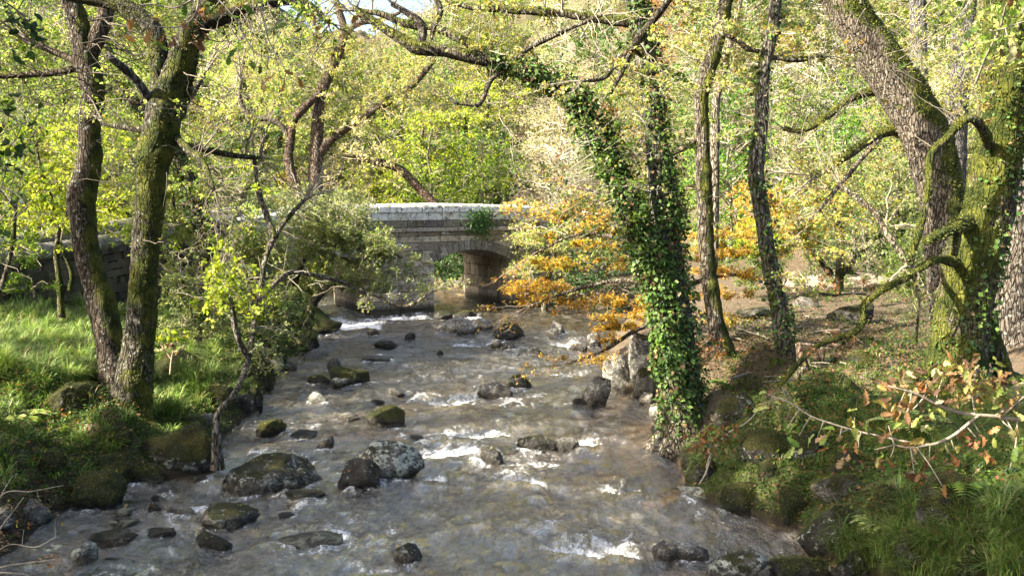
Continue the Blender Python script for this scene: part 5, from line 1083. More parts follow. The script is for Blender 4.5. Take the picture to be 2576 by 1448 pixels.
m4 = stem(t, 'branch', [(2288, 672, 12, d - .9), (2262, 630, 12, d - .8), (2230, 585, 12, d - .6), (2205, 540, 11, d - .5), (2170, 508, 10, d - .4), (2130, 478, 8, d - .2), (2110, 460, 5, d)], 9, .06, (.22, .19, .14), (0, 0, .4), .25)
m5 = stem(t, 'branch', [(2440, 560, 38, d), (2410, 572, 30, d - .6), (2380, 585, 24, d - .8), (2352, 598, 20, d - 1), (2330, 610, 15, d - 1.1)], 14, .05, (.2, .18, .1), (0, -.2, .8), .6, .1, 0, .01)
m6 = stem(t, 'branch', [(2410, 580, 16, d - .7), (2406, 610, 14, d - .7), (2400, 640, 10, d - .6)], 8, .05, (.22, .2, .12), (0, -.2, .5), .5)
m7 = stem(t, 'branch', [(2196, 745, 7, d - 1.2), (2150, 735, 6, d - 1.3), (2090, 740, 5, d - 1.4), (2060, 735, 3, d - 1.5)], 6, .06, (.34, .3, .25))
m8 = stem(t, 'root', [(2490, 800, 30, d + .2), (2500, 860, 34, d + .2), (2520, 920, 40, d + .2), (2545, 990, 44, d + .2)], 12, .08, (.14, .13, .09), (0, -.2, .5), .5)
moss_trunk(t, *m1, (-.45, -.35, 0), .42, 16000, 807, .035); moss_trunk(t, *m2, (-.2, -.1, .5), .4, 2000, 808, .025); moss_trunk(t, *m3, (0, -.1, .7), .4, 2600, 809, .025); moss_trunk(t, *m5, (0, -.2, .8), .5, 1500, 810, .03)
ivy(t, *m1, .0, .62, 2600, .085, .10, 16, 'ivy', (.85, -.35, 0)); ivy(t, *m1, .0, .16, 500, .07, .06, 17, 'ivy', (.2, -.9, 0))
boxes(t, [m1, m2, m3, m4, m7], [(1900, 0, 2500, 300, 14, 16, 34, o_(pal='autumn', ns=10, nl=4, ls=.062, rad=.007, len=1.3)), (2380, 0, 2576, 140, 14, 15.5, 8, o_(pal='yg', ns=7, nl=5, ls=.085, rad=.008, len=1.0)), (2240, 200, 2480, 360, 14.3, 15.5, 6, o_(pal='oakturn', ns=6, nl=3, ls=.08, rad=.007, len=.9)), (2020, 700, 2220, 900, 13.6, 15, 12, o_(pal='brown', ns=6, nl=2, ls=.06, rad=.006, len=.8)), (2080, 440, 2320, 660, 14.5, 15.8, 9, o_(pal='grey', ns=6, nl=3, ls=.06, rad=.006, len=.8)), (1700, -900, 2900, -80, 12, 20, 40, o_(pal='yg', ns=8, nl=8, ls=.13, rad=.02, len=2.3, keep=SUNK))], 48, twcol=(.2, .175, .13))
for x0, y0, x1, y1, dd, nn, pl, lab in ((2030, 560, 2260, 700, 36, 60, 'dark', 'dark bush in the hollow behind the golden green bush'), (1840, 600, 1990, 720, 30, 34, 'green', 'low green bush between the slim mossy tree and the narrow grey tree'), (2230, 600, 2350, 740, 29, 34, 'green', 'low green bush at the foot of the blue grey trunk'), (1960, 650, 2100, 740, 27.5, 16, 'brown', 'low dry brown bush in the right clearing'), (2290, 430, 2420, 640, 32, 30, 'grey', 'tall grey green bush behind the leaning oak')):
    q = hit((x0 + x1) / 2, y1 + 10); q = ground_base((x0 + x1) / 2, y1, dd)
    t = root('hazel_bush', q, lab, 'bush')
    P0 = unproj((x0 + x1) / 2, y1 + 15, dd); s = (np.array([P0, P0 + [0, 0, .5]]), None)
    boxes(t, [s], [(x0, y0, x1, y1, dd - 1.5, dd + 1.5, nn, o_(pal=pl, ns=8, nl=8, ls=.085, rad=.009, len=1.3))], int(x0), twcol=(.26, .22, .16))
# --- golden bush in the right clearing and neighbours
thin_tree('hornbeam_bush', 'wide golden green bush arching over the dark hollow in the right clearing', ground_base(2110, 690, 32), [[(2110, 700, 20, 32), (2115, 620, 18, 32), (2100, 540, 14, 32), (2080, 470, 9, 32)], [(2120, 690, 14, 32), (2180, 620, 12, 31.5), (2230, 570, 8, 31)], [(2090, 690, 14, 32), (2020, 600, 12, 31.5), (1960, 520, 8, 31)]],
   [(1920, 450, 2190, 560, 30, 33.5, 62, o_(pal=PAL['yg'] + PAL['gold'][:3] + PAL['green'][:2], ns=9, nl=7, ls=.085, rad=.009, len=1.4)), (1960, 540, 2170, 660, 29.5, 31.5, 40, o_(pal=PAL['yg'] + PAL['gold'][:3], ns=9, nl=6, ls=.085, rad=.008, len=1.3)), (2100, 560, 2260, 680, 29.5, 31.5, 14, o_(pal='yg', ns=9, nl=2, ls=.09, rad=.008, len=1.3, tw=(.45, .38, .28))), (1840, 470, 1990, 640, 30, 33, 34, o_(pal='gold', ns=9, nl=7, ls=.10, rad=.008, len=1.3)), (1850, 560, 1960, 650, 29, 31, 14, o_(pal='bright', ns=9, nl=7, ls=.10, rad=.008, len=1.2))], 49, cat='bush')
thin_tree('holly_bush', 'dark grey green bush left of the blue grey trunk in the right clearing', ground_base(2250, 640, 33), [[(2250, 660, 14, 33), (2255, 560, 12, 33), (2260, 470, 8, 33)]],
   [(2150, 380, 2340, 560, 31, 35, 50, o_(pal='grey', ns=9, nl=8, ls=.10, rad=.009, len=1.5)), (2180, 540, 2340, 660, 31, 34, 22, o_(pal='dark', ns=9, nl=8, ls=.09, rad=.009, len=1.2)), (2200, 620, 2360, 800, 27, 31, 22, o_(pal='grey', ns=8, nl=6, ls=.08, rad=.006, len=1.1))], 50, cat='bush')
thin_tree('broom_shrub', 'wispy green shrub in front of the blue grey trunk at right', hit(2300, 880), [[(2300, 900, 6, 19), (2305, 840, 5, 19), (2310, 780, 4, 19)]],
   [(2210, 740, 2350, 900, 18, 20, 24, o_(pal='grey', ns=8, nl=3, ls=.045, rad=.003, len=.7, tw=(.2, .22, .08)))], 52, cat='shrub')
# stakes and stumps in the clearing
for pts, lab, c in (([(2032, 990, 26, 17), (2022, 930, 24, 17), (2012, 880, 18, 17), (2008, 862, 14, 17)], 'leaning brown stump beside the narrow grey tree', (.2, .14, .1)), ([(2063, 936, 18, 18.3), (2066, 890, 16, 18.3), (2070, 862, 13, 18.3)], 'short brown post right of the leaning stump', (.22, .16, .12))):
    P, r = limb(pts, .05); mb = MB(); tube(mb, P, r, 12, c, 0, .15, 5, 3, True, (0, -.2, 0), .2, .3, .01)
    o = mb.build('tree_stump' if 'stump' in lab else 'wooden_post', M['bark'], None, True, P[0]); tag(o, lab, 'stump' if 'stump' in lab else 'post')
P, r = limb([(2118, 862, 10, 20.6), (2160, 852, 16, 20.6), (2195, 858, 22, 20.4)], .06); mb = MB(); tube(mb, P, r, 10, (.14, .11, .08), 0, .2, 5, 3, True, (0, 0, .8), .5)
tag(mb.build('fallen_branch', M['bark'], None, True, P[1]), 'short mossy fallen branch lying on the leaf strewn clearing', 'branch')
# ------------------------------------------------------------------ the wooded hillside: six kinds of tree, each copied
def proto_tree(seed, h, pal, label, spread, ls, nb, twc, low=.25, nl=8, name='hillside_tree'):
    r = np.random.RandomState(seed); t = root(name, (0, 0, -200), label, 'tree', 'trees covering the far hillside')
    W, L, T = MB(), MB(), MB(); o = np.array([0, 0, -200.])
    P = o + np.stack([np.cumsum(r.normal(size=12) * .11), np.cumsum(r.normal(size=12) * .11), np.linspace(-.6, h * .9, 12)], 1)
    rad = np.linspace(.17, .03, 12) * h / 9
    tube(T, crom(P, .4), np.interp(np.linspace(0, 1, len(crom(P, .4))), np.linspace(0, 1, 12), rad), 8, twc, 0, .1, 2, seed, True, (0, 0, .3), .2)
    for i in range(nb):
        u = r.uniform(low, 1); a = np.array([np.interp(u, np.linspace(0, 1, 12), P[:, k]) for k in range(3)])
        th = r.uniform(0, 6.283); ln = spread * r.uniform(.5, 1.1) * (1.15 - .7 * abs(u - .45))
        b = a + np.array([math.cos(th), math.sin(th), r.uniform(-.05, .75)]) * ln
        bough(W, L, a, b, r, .035 * r.uniform(.6, 1.3), 8, nl, ls, pal, .35, .06, np.array(twc) * r.uniform(.7, 1.3), .42)
    T.build('trunk', M['barkfar'], t); W.build('branches', M['twig'], t, False); L.build('crown', M['leaf_far'], t)
    return t
def dup(t, loc, rz, sc, lean=(0, 0)):
    c = t.copy(); COL.objects.link(c); c.location = Vector(loc); c.rotation_euler = (lean[0], lean[1], rz); c.scale = (sc, sc, sc)
    for ch in list(t.children):
        k = ch.copy(); COL.objects.link(k); k.parent = c
    return c
KIN = [proto_tree(201, 9, PAL['yg'] + PAL['green'] + PAL['grey'][:2], 'yellow green broadleaf among the trees covering the far hillside', 3.6, .20, 46, (.30, .26, .2)),
       proto_tree(202, 10, 'autumn', 'tan and olive autumn tree among the trees covering the far hillside', 3.8, .19, 44, (.42, .36, .28)),
       proto_tree(203, 8, 'cream', 'pale half bare tree among the trees covering the far hillside', 3.4, .17, 46, (.60, .53, .43), .2, 4),
       proto_tree(204, 9, PAL['bright'] + PAL['green'], 'bright green tree among the trees covering the far hillside', 3.4, .20, 44, (.28, .26, .18)),
       proto_tree(205, 8, 'gold', 'orange beech among the trees covering the far hillside', 3.4, .18, 40, (.34, .28, .2), .2, 6),
       proto_tree(206, 10, 'autumn', 'grey limbed thin tree among the trees covering the far hillside', 4.0, .17, 40, (.56, .52, .45), .3, 3)]
def hillside():
    r = np.random.RandomState(77); placed = []; used = set()
    tries = 0
    while len(placed) < 270 and tries < 9000:
        tries += 1
        y = 50 + 75 * r.rand() ** 1.25; x = r.uniform(-.62, .62) * y
        if x > 4 and r.rand() < .35: y = r.uniform(36, 52); x = r.uniform(.2, .62) * y
        ys = np.interp(x, [-70, -14, 0, 8, 14, 50], [48, 48, 50, 45, 37, 31])
        if y < ys: continue
        dm = 1.9 + y * .012
        if any((x - a) ** 2 + (y - b) ** 2 < dm * dm for a, b in placed): continue
        z = float(terrain([x], [y])[0]); u = x / y
        if -.24 < u < -.11 and z > 13: continue
        w = [.22, .24, .2, .12, .08, .14]
        if -.12 < u < .0 and y < 75: w = [.2, .05, .1, .6, .05, 0]
        elif 0 <= u < .16: w = [.1, .3, .25, .07, .2, .08]
        elif u < -.25: w = [.45, .2, .12, .15, .02, .06]
        k = r.choice(6, p=np.array(w) / sum(w))
        sc = r.uniform(.65, 1.05) * (1 if y > 58 else .8)
        args = ((x, y, z - .1), r.uniform(0, 6.28), sc, (r.uniform(-.1, .1), r.uniform(-.1, .1)))
        if k in used: dup(KIN[k], *args)
        else:
            t = KIN[k]; t.location = Vector(args[0]); t.rotation_euler = (args[3][0], args[3][1], args[1]); t.scale = (sc,) * 3; used.add(k)
        placed.append((x, y))
    for k in range(6):
        if k not in used: KIN[k].location = (30, 95, float(terrain([30], [95])[0]))
hillside()
def shrubs():
    """low bushes at the foot of the hill and on the banks under the far trees"""
    def proto(seed, pal, lab, tw):
        r = np.random.RandomState(seed); t = root('hillside_bush', (0, 0, -200), lab, 'bush', 'low bushes at the foot of the wooded hill'); W, L = MB(), MB()
        for i in range(26):
            th = r.uniform(0, 6.283); e = r.uniform(.2, 1.3)
            b = np.array([math.cos(th) * math.cos(e), math.sin(th) * math.cos(e), math.sin(e) * .8]) * r.uniform(.9, 1.7)
            bough(W, L, [b[0] * .1, b[1] * .1, -200.2], b + [0, 0, -200], r, .012, 8, 8, .13, pal, .4, .1, tw, .4)
        W.build('branches', M['twig'], t, False); L.build('foliage', M['leaf_far'], t); return t
    pr = [proto(301, PAL['yg'] + PAL['green'], 'low yellow green bush at the foot of the wooded hill', (.3, .26, .2)), proto(302, 'green', 'low dark green bush at the foot of the wooded hill', (.2, .18, .13)), proto(303, 'autumn', 'low tan and olive bush at the foot of the wooded hill', (.4, .34, .26)), proto(304, 'cream', 'low pale twiggy bush at the foot of the wooded hill', (.48, .42, .33))]
    r = np.random.RandomState(78); n = 0; used = set(); placed = []; tries = 0
    while n < 210 and tries < 5000:
        tries += 1
        y = r.uniform(31, 95); x = r.uniform(-.6, .6) * y
        ys = np.interp(x, [-70, -14, 0, 8, 14, 50], [38, 40, 47, 43, 36.5, 30])
        if y < ys or any((x - a) ** 2 + (y - b) ** 2 < 1.5 for a, b in placed): continue
        if inside(np.array([[x, y]]), GON)[0]: continue
        s = BU[0] * (x - B0[0]) + BU[1] * (y - B0[1]); tt = BT[0] * (x - B0[0]) + BT[1] * (y - B0[1])
        if -10 < s < 11 and -1.5 < tt < 6: continue
        k = r.choice(4, p=[.34, .26, .25, .15]); a = ((x, y, float(terrain([x], [y])[0])), r.uniform(0, 6.28), r.uniform(.8, 1.5))
        if k in used: dup(pr[k], *a)
        else:
            pr[k].location = Vector(a[0]); pr[k].rotation_euler = (0, 0, a[1]); pr[k].scale = (a[2],) * 3; used.add(k)
        placed.append((x, y)); n += 1
shrubs()
for i, (s, t_) in enumerate(((-2.9, 44.6), (-3.9, 47), (-9.5, 43), (-1.6, 43.2))):
    q = np.array([s, t_, 0.]); q[2] = max(float(terrain([q[0]], [q[1]])[0]), .05)
    t = tree('holly_bush', q, ('dark bush filling the view through the right arch', 'dark bush beyond the pier, seen under the arch', 'dark bush upstream behind the left arch', 'dark bush on the bank just beyond the right abutment')[i], 'bush')
    r = np.random.RandomState(900 + i); W, L = MB(), MB()
    for k in range(40):
        v = nrmz(r.normal(size=(1, 3)))[0]; v[2] = abs(v[2]) * 1.3; bough(W, L, q, q + v * r.uniform(.9, 1.9), r, .012, 8, 8, .12, 'dark', .5, .1, (.12, .1, .08))
    W.build('branches', M['twig'], t, False); L.build('foliage', M['ivy'], t)

# ------------------------------------------------------------------ unseen oaks added left of and behind the camera so their crowns shade the near stream
def shade_tree(x, y, seed, label, cr, zc, n, pal='yg'):
    n = int(n * .85)
    r = np.random.RandomState(seed); z = float(terrain([x], [y])[0]); t = tree('oak_tree', (x, y, z), label)
    T, W, L = MB(), MB(), MB()
    P = np.array([[x, y, z - .4], [x + .1, y, z + 2], [x - .15, y + .1, z + 5], [x + .1, y, z + 8], [x, y, z + 12]]); C = crom(P, .2)
    tube(T, C, np.linspace(.42, .1, len(C)), 16, (.16, .14, .11), 0, .1, 2, seed, True, (.2, .2, .2), .3, .4, .02)
    T.build('trunk', M['bark'], t)
    for i in range(n):
        v = nrmz(r.normal(size=(1, 3)))[0] * r.uniform(.35, 1) ** .5; b = np.array([x, y, zc]) + v * cr
        a0 = np.array([x, y, min(max(zc - 2 + v[2] * 2, z + 3), z + 11)]); q = nrmz((b - a0)[None])[0]; a = b - q * r.uniform(1.4, 2.6)
        bough(W, L, a, b, r, .02, 8, 9, .22, pal, .45, .08, (.2, .17, .13), .46, keep=sunny)
    W.build('branches', M['twig'], t); L.build('crown', M['leaf'], t)
shade_tree(-13, 8.5, 401, 'large unseen oak left of the view shading the near bank', np.array([5.5, 5.5, 3.6]), 10.5, 150)
shade_tree(-10, 2, 402, 'large unseen oak left of and behind the view shading the near stream', np.array([5.5, 5, 3.4]), 10.5, 105)
shade_tree(-17, 15, 403, 'unseen oak outside the left edge shading the grassy bank', np.array([5, 5, 3.5]), 10, 120)
shade_tree(-4, -3, 404, 'unseen oak behind the viewpoint shading the near right bank', np.array([5.5, 4.5, 3.2]), 10.5, 120)

# ------------------------------------------------------------------ near twigs hanging into the picture
OAKT = np.array([0, .08, .17, .27, .37, .48, .58, .69, .79, .89, 1.0]); OAKW = np.array([.03, .05, .13, .10, .21, .14, .27, .17, .24, .14, .02])
def oak_leaves(mb, P, D, N, S, C, r, shape='oak'):
    for i in range(len(P)):
        d = nrmz(D[i][None])[0]; n = N[i] - (N[i] @ d) * d; n = nrmz(n[None])[0]; b = np.cross(d, n)
        tt = OAKT; ww = OAKW * r.uniform(.85, 1.15, len(tt)) if shape == 'oak' else .36 * np.sin(np.pi * np.clip(tt, .02, 1) ** .75) ** .8
        curl = r.uniform(-1.3, .9); fold = r.uniform(.1, .9); bend = tt ** 2 * curl
        mid = P[i] + np.outer(tt, d) * S[i] + np.outer(bend, n) * S[i] * .5
        e = ww * S[i]; wav = .05 * S[i] * r.normal(size=len(tt))
        Lf = mid + np.outer(e, b) + np.outer(e * fold + wav, n); Rt = mid - np.outer(e, b) + np.outer(e * fold - wav, n)
        m = len(tt); V = np.concatenate([mid, Lf, Rt])
        q = [[k, k + 1, m + k + 1, m + k] for k in range(m - 1)] + [[k, 2 * m + k, 2 * m + k + 1, k + 1] for k in range(m - 1)]
        c = np.repeat(C[i][None], 3 * m, 0) * (np.concatenate([np.ones(m) * 1.15, np.ones(2 * m) * .85]) * r.uniform(.7, 1.15, 3 * m))[:, None]
        mb.add(V, q, None, c)
shade_tree(-19.5, 6.5, 405, 'unseen oak far outside the left edge, added to shade the near bank', np.array([5.5, 5.5, 3.6]), 10.8, 150)  # more oaks out of view, added to deepen the shade
shade_tree(-23, 13, 406, 'second unseen oak far outside the left edge, added to shade the near bank', np.array([5.5, 5.5, 3.6]), 11, 130)
shade_tree(-9, 6.2, 407, 'unseen oak just outside the left edge, added to shade the near stream', np.array([5.2, 4.6, 3.0]), 11, 120)
shade_tree(-21.5, 24.5, 408, 'unseen oak beyond the left edge near the road wall, added to shade the bushes', np.array([5.5, 5.5, 3.6]), 11, 150)
def near_spray(t, limbs, tips, seed, ls, shape, pals, per=4, twc=(.42, .36, .28), name='leaves'):
    r = np.random.RandomState(seed); W, L = MB(), MB()
    A = []
    for p in limbs:
        P, rad = limb(p, .03); tube(W, P, rad, 8, twc, 0, .12, 9, seed); A.append(P)
    A = np.concatenate(A)
    for px, py, d, pal, n in tips:
        b = unproj(px, py, d); dd = np.linalg.norm(A - b, axis=1); a = A[np.argmin(dd)]
        m = (a + b) / 2 + r.normal(size=3) * .03 * dd.min(); C = crom(np.array([a, m, b]), .02)
        tube(W, C, np.linspace(.0045, .002, len(C)), 5, twc)
        v = nrmz((b - a)[None])[0]; th = r.uniform(0, 6.28)
        D = np.array([nrmz((v * .6 + r.normal(size=3) * .75 + [0, 0, -.25])[None])[0] for _ in range(n)])
        Nn = np.array([0, -.35, .8]) + r.normal(size=(n, 3)) * .55
        oak_leaves(L, b + r.normal(size=(n, 3)) * .04, D, Nn, ls * r.uniform(.6, 1.15, n), pick(pal, n, r, .2), r, shape)
    W.build('twigs', M['wood'], t); L.build(name, M['leaf'], t)
d = 4.6
t = tree('oak_sapling', (4.6, 4.2, float(terrain([4.6], [4.2])[0])), 'near oak bough with turning leaves reaching in from the lower right edge')
mb = MB(); C = crom(np.array([[4.6, 4.2, .5], [4.4, 4.3, 2.2], [4.1, 4.5, 3.4], [4.0, 4.6, 6]]), .1); tube(mb, C, np.linspace(.11, .05, len(C)), 12, (.3, .27, .22), 0, .1, 3, 4, True, (0, 0, .3), .2, .2, .01); mb.build('trunk', M['bark'], t)
lm = [[(3500, 1190, 14, d), (3100, 1120, 13, d), (2800, 1070, 12, d), (2660, 1058, 11, d), (2576, 1056, 10, d), (2500, 1046, 9, d), (2430, 1040, 9, d), (2370, 1022, 8, d - .02), (2310, 992, 6, d - .04), (2265, 978, 4, d - .05), (2240, 972, 3, d - .05)],
      [(2460, 1045, 8, d), (2430, 1070, 8, d), (2390, 1100, 8, d), (2340, 1118, 7, d), (2290, 1112, 6, d + .05), (2220, 1098, 6, d + .1), (2150, 1082, 5, d + .15), (2090, 1064, 5, d + .2), (2040, 1046, 4, d + .25), (2000, 1020, 3, d + .3), (1960, 1000, 2.5, d + .3)],
      [(2452, 1040, 5, d), (2448, 1000, 5, d), (2450, 960, 4, d - .05), (2456, 930, 3, d - .05)], [(2520, 1048, 6, d), (2560, 1010, 5, d - .05), (2600, 980, 4, d - .05)], [(2500, 1046, 5, d), (2540, 1026, 5, d), (2576, 1012, 4, d)], [(2340, 1118, 4, d), (2290, 1126, 4, d), (2250, 1118, 3, d)]]
OT, BRN, GRN = 'oakturn', 'brown', 'yg'
tp = [(2230, 968, d, OT, 4), (2280, 960, d, OT, 5), (2300, 985, d, BRN, 4), (2330, 965, d, OT, 5), (2360, 1010, d - .05, OT, 4), (2370, 955, d, OT, 5), (2400, 940, d, OT, 6), (2430, 935, d - .05, OT, 5), (2455, 925, d, OT, 5), (2490, 940, d, OT, 6), (2420, 965, d, BRN, 4), (2520, 955, d - .05, OT, 5), (2545, 985, d, OT, 5), (2570, 960, d, GRN, 4), (2480, 985, d, OT, 5),
      (2290, 1035, d, OT, 4), (2260, 1020, d, OT, 4), (2275, 1050, d - .05, OT, 3), (2540, 1075, d - .1, GRN, 3), (2555, 1090, d - .1, OT, 2), (2480, 1110, d, BRN, 4), (2460, 1105, d, BRN, 4), (2395, 1150, d, BRN, 3), (2340, 1160, d, BRN, 3), (2400, 1130, d, GRN, 2), (2200, 1130, d, GRN, 4), (2180, 1062, d, GRN, 4), (2235, 1070, d, OT, 4), (2150, 1050, d + .1, OT, 3), (2120, 1085, d + .1, OT, 3), (2060, 1090, d + .2, GRN, 4), (2010, 1095, d + .25, GRN, 5), (1975, 1085, d + .3, GRN, 4), (2000, 1050, d + .3, OT, 3), (2030, 1030, d + .3, GRN, 3), (1950, 1005, d + .3, GRN, 4), (1930, 990, d + .3, OT, 2), (2110, 1110, d + .1, BRN, 3), (2160, 1125, d, OT, 3), (2240, 1150, d, BRN, 3), (2300, 1150, d, OT, 3), (2570, 1040, d, OT, 4), (2440, 1000, d, OT, 4), (2510, 1000, d, OT, 4), (2300, 1190, d - .1, BRN, 2), (2370, 1220, d - .2, BRN, 2), (2540, 1180, d, 'dark', 3)]
near_spray(t, lm, [(a, b, q, p, n * 2 if a > 2220 and b < 1060 else n) for a, b, q, p, n in tp], 61, .068, 'oak', None, 4, (.27, .23, .18))
t = tree('hazel_tree', (-5.2, 3.4, float(terrain([-5.2], [3.4])[0])), 'near hazel with round dark leaves hanging into the upper left corner')
mb = MB(); C = crom(np.array([[-5.2, 3.4, .2], [-5.0, 3.7, 2.5], [-4.6, 4.2, 5], [-4.3, 4.6, 7]]), .1); tube(mb, C, np.linspace(.08, .03, len(C)), 10, (.2, .18, .14)); mb.build('trunk', M['bark'], t)
d = 5.6
lm = [[(-700, 260, 9, d), (-300, 160, 7, d), (-60, 90, 5, d), (30, 40, 4, d), (60, 0, 3, d)], [(-300, 160, 6, d), (-60, 250, 5, d), (40, 300, 3, d), (90, 330, 2, d)], [(-300, 170, 6, d), (-100, 420, 5, d), (30, 480, 3, d), (70, 520, 2, d)]]
r = np.random.RandomState(8); tp = [(r.uniform(-30, 110), r.uniform(0, 120), d, 'dark', 4) for _ in range(9)] + [(r.uniform(-30, 100), r.uniform(230, 420), d, 'dark', 4) for _ in range(11)] + [(r.uniform(-30, 60), r.uniform(420, 620), d, 'dark', 3) for _ in range(7)]
near_spray(t, lm, tp, 62, .058, 'round', None, 4, (.2, .17, .13))
t = tree('oak_tree', (-3.2, 2.6, float(terrain([-3.2], [2.6])[0])), 'near overhanging oak twigs with a few brown leaves at the top left')
mb = MB(); C = crom(np.array([[-3.2, 2.6, -.3], [-3.2, 2.7, 3], [-3.0, 3.4, 6.0], [-2.6, 4.4, 7.2], [-2.3, 6.4, 7.4]]), .1); tube(mb, C, np.linspace(.14, .03, len(C)), 10, (.17, .15, .12)); mb.build('trunk', M['bark'], t)
d = 6.4
lm = [[(420, -300, 10, d), (480, -120, 8, d), (500, 0, 6, d), (470, 60, 4, d), (400, 68, 3, d), (345, 52, 2, d)], [(490, -60, 6, d), (560, 10, 4, d), (600, 60, 3, d), (640, 130, 2.4, d), (700, 150, 2, d)], [(500, -10, 5, d), (440, 20, 4, d), (380, 10, 3, d), (330, 20, 2, d)], [(480, -120, 8, d), (640, -60, 5, d), (660, 40, 4, d), (680, 110, 3, d), (720, 180, 2, d)], [(640, -60, 5, d), (800, -30, 5, d), (890, 40, 3, d)]]
tp = [(340, 60, d, BRN, 3), (390, 75, d, BRN, 3), (440, 80, d, BRN, 4), (470, 95, d, BRN, 4), (385, 45, d, 'oakturn', 3), (500, 40, d, BRN, 4), (515, 70, d, BRN, 3), (540, 20, d, 'green', 3), (460, 15, d, 'green', 3), (400, 100, d, 'green', 2), (670, 190, d, 'oakturn', 2), (715, 200, d, BRN, 2), (735, 198, d, BRN, 2), (600, 110, d, 'green', 3), (640, 140, d, 'green', 3), (740, 60, d, 'green', 4), (770, 40, d, 'oakturn', 3), (800, 60, d, BRN, 3), (880, 60, d, 'oakturn', 3), (900, 40, d, BRN, 3), (270, 0, d, BRN, 3), (570, 5, d, BRN, 3), (620, 20, d, 'green', 3), (390, 115, d, 'green', 2), (450, 108, d, 'green', 1)]
near_spray(t, lm, tp, 63, .085, 'oak', None, 4, (.26, .23, .2))
t = tree('oak_tree', (3.6, 3.0, float(terrain([3.6], [3.0])[0])), 'near oak twig with green lobed leaves in the upper right corner')
mb = MB(); C = crom(np.array([[3.6, 3.0, -.3], [3.7, 3.2, 3], [3.6, 4.0, 6.0], [3.5, 4.6, 7.2]]), .1); tube(mb, C, np.linspace(.14, .03, len(C)), 10, (.17, .15, .12)); mb.build('trunk', M['bark'], t)
d = 5.2
near_spray(t, [[(2900, -600, 9, d), (2760, -160, 7, d), (2640, 20, 5, d), (2560, 60, 3, d), (2500, 80, 2, d)], [(2760, -160, 5, d), (2560, -20, 4, d), (2440, 0, 2, d)]], [(2560, 80, d, GRN, 3), (2510, 95, d, 'yg', 3), (2540, 120, d, 'oakturn', 3), (2490, 75, d, 'yg', 3), (2440, 15, d, 'yg', 3), (2400, 5, d, 'yg', 2), (2570, 20, d, 'brown', 3), (2420, 30, d, GRN, 2)], 64, .09, 'oak', None)
# dead brown spray on the right bank and the twigs in the lower left corner
t = tree('beech_sapling', hit(1760, 1195), 'low sapling with dry brown leaves leaning out over the right water edge')
near_spray(t, [[(1770, 1200, 6, 14.6), (1790, 1140, 5, 14.4), (1830, 1090, 4, 14.4), (1880, 1060, 3, 14.4), (1925, 1010, 2.4, 14.4)], [(1800, 1130, 4, 14.4), (1770, 1115, 3, 14.3), (1730, 1110, 2, 14.2)], [(1790, 1145, 4, 14.5), (1775, 1190, 4, 14.3), (1760, 1215, 3, 14.2)]],
           [(1730 + 11 * i, 1105 - 1.6 * i + 14 * math.sin(i * 2.1), 14.2, 'brown', 5) for i in range(12)] + [(1740 + 9 * i, 1125 + 9 * math.sin(i * 3.3), 14.2, 'oakturn', 4) for i in range(10)] + [(1880, 1045, 14.4, 'oakturn', 3), (1910, 1020, 14.4, 'yg', 3)], 65, .085, 'round', None, 4, (.34, .3, .24))
t = tree('oak_sapling', hit(-30, 1400), 'bare twiggy sapling with a few dry leaves in the lower left corner')
d = 10.6
near_spray(t, [[(-60, 1420, 6, d), (0, 1330, 5, d), (30, 1290, 3, d), (60, 1250, 2.4, d)], [(-50, 1400, 5, d), (0, 1250, 4, d), (80, 1235, 3, d), (160, 1220, 2, d)], [(-50, 1440, 5, d), (30, 1420, 4, d), (110, 1410, 3, d), (170, 1400, 2, d)], [(-40, 1420, 4, d), (20, 1370, 3, d), (90, 1375, 2.5, d), (140, 1350, 2, d)], [(0, 1250, 3, d), (30, 1200, 2.4, d), (45, 1190, 2, d)], [(-50, 1440, 5, d), (20, 1440, 4, d), (80, 1446, 3, d)]],
           [(35, 1310, d, 'oakturn', 2), (140, 1302, d, 'gold', 2), (100, 1265, d, 'brown', 3), (125, 1408, d, 'brown', 3), (160, 1400, d, 'brown', 2), (100, 1410, d, 'oakturn', 2), (135, 1420, d, 'brown', 2), (60, 1330, d, 'brown', 2), (10, 1290, d, 'brown', 2)], 66, .06, 'oak', None, 4, (.24, .21, .17))
t = tree('oak_seedling', hit(432, 935), 'small sunlit seedling with pale leaves on the mossy rock behind the forked oak')
near_spray(t, [[(428, 940, 5, 18), (432, 900, 4, 18), (440, 870, 3, 18), (455, 850, 2, 18)], [(432, 905, 4, 18), (415, 880, 3, 18), (400, 862, 2, 18)], [(436, 885, 3, 18), (452, 880, 3, 18), (465, 866, 2, 18)]],
           [(395 + 8 * i, 850 + 12 * math.sin(i * 2.7), 18, 'bright', 4) for i in range(10)] + [(402 + 8 * i, 878 + 9 * math.sin(i * 1.7), 18, 'oakturn', 2) for i in range(7)], 67, .11, 'round', None, 4, (.4, .3, .2))

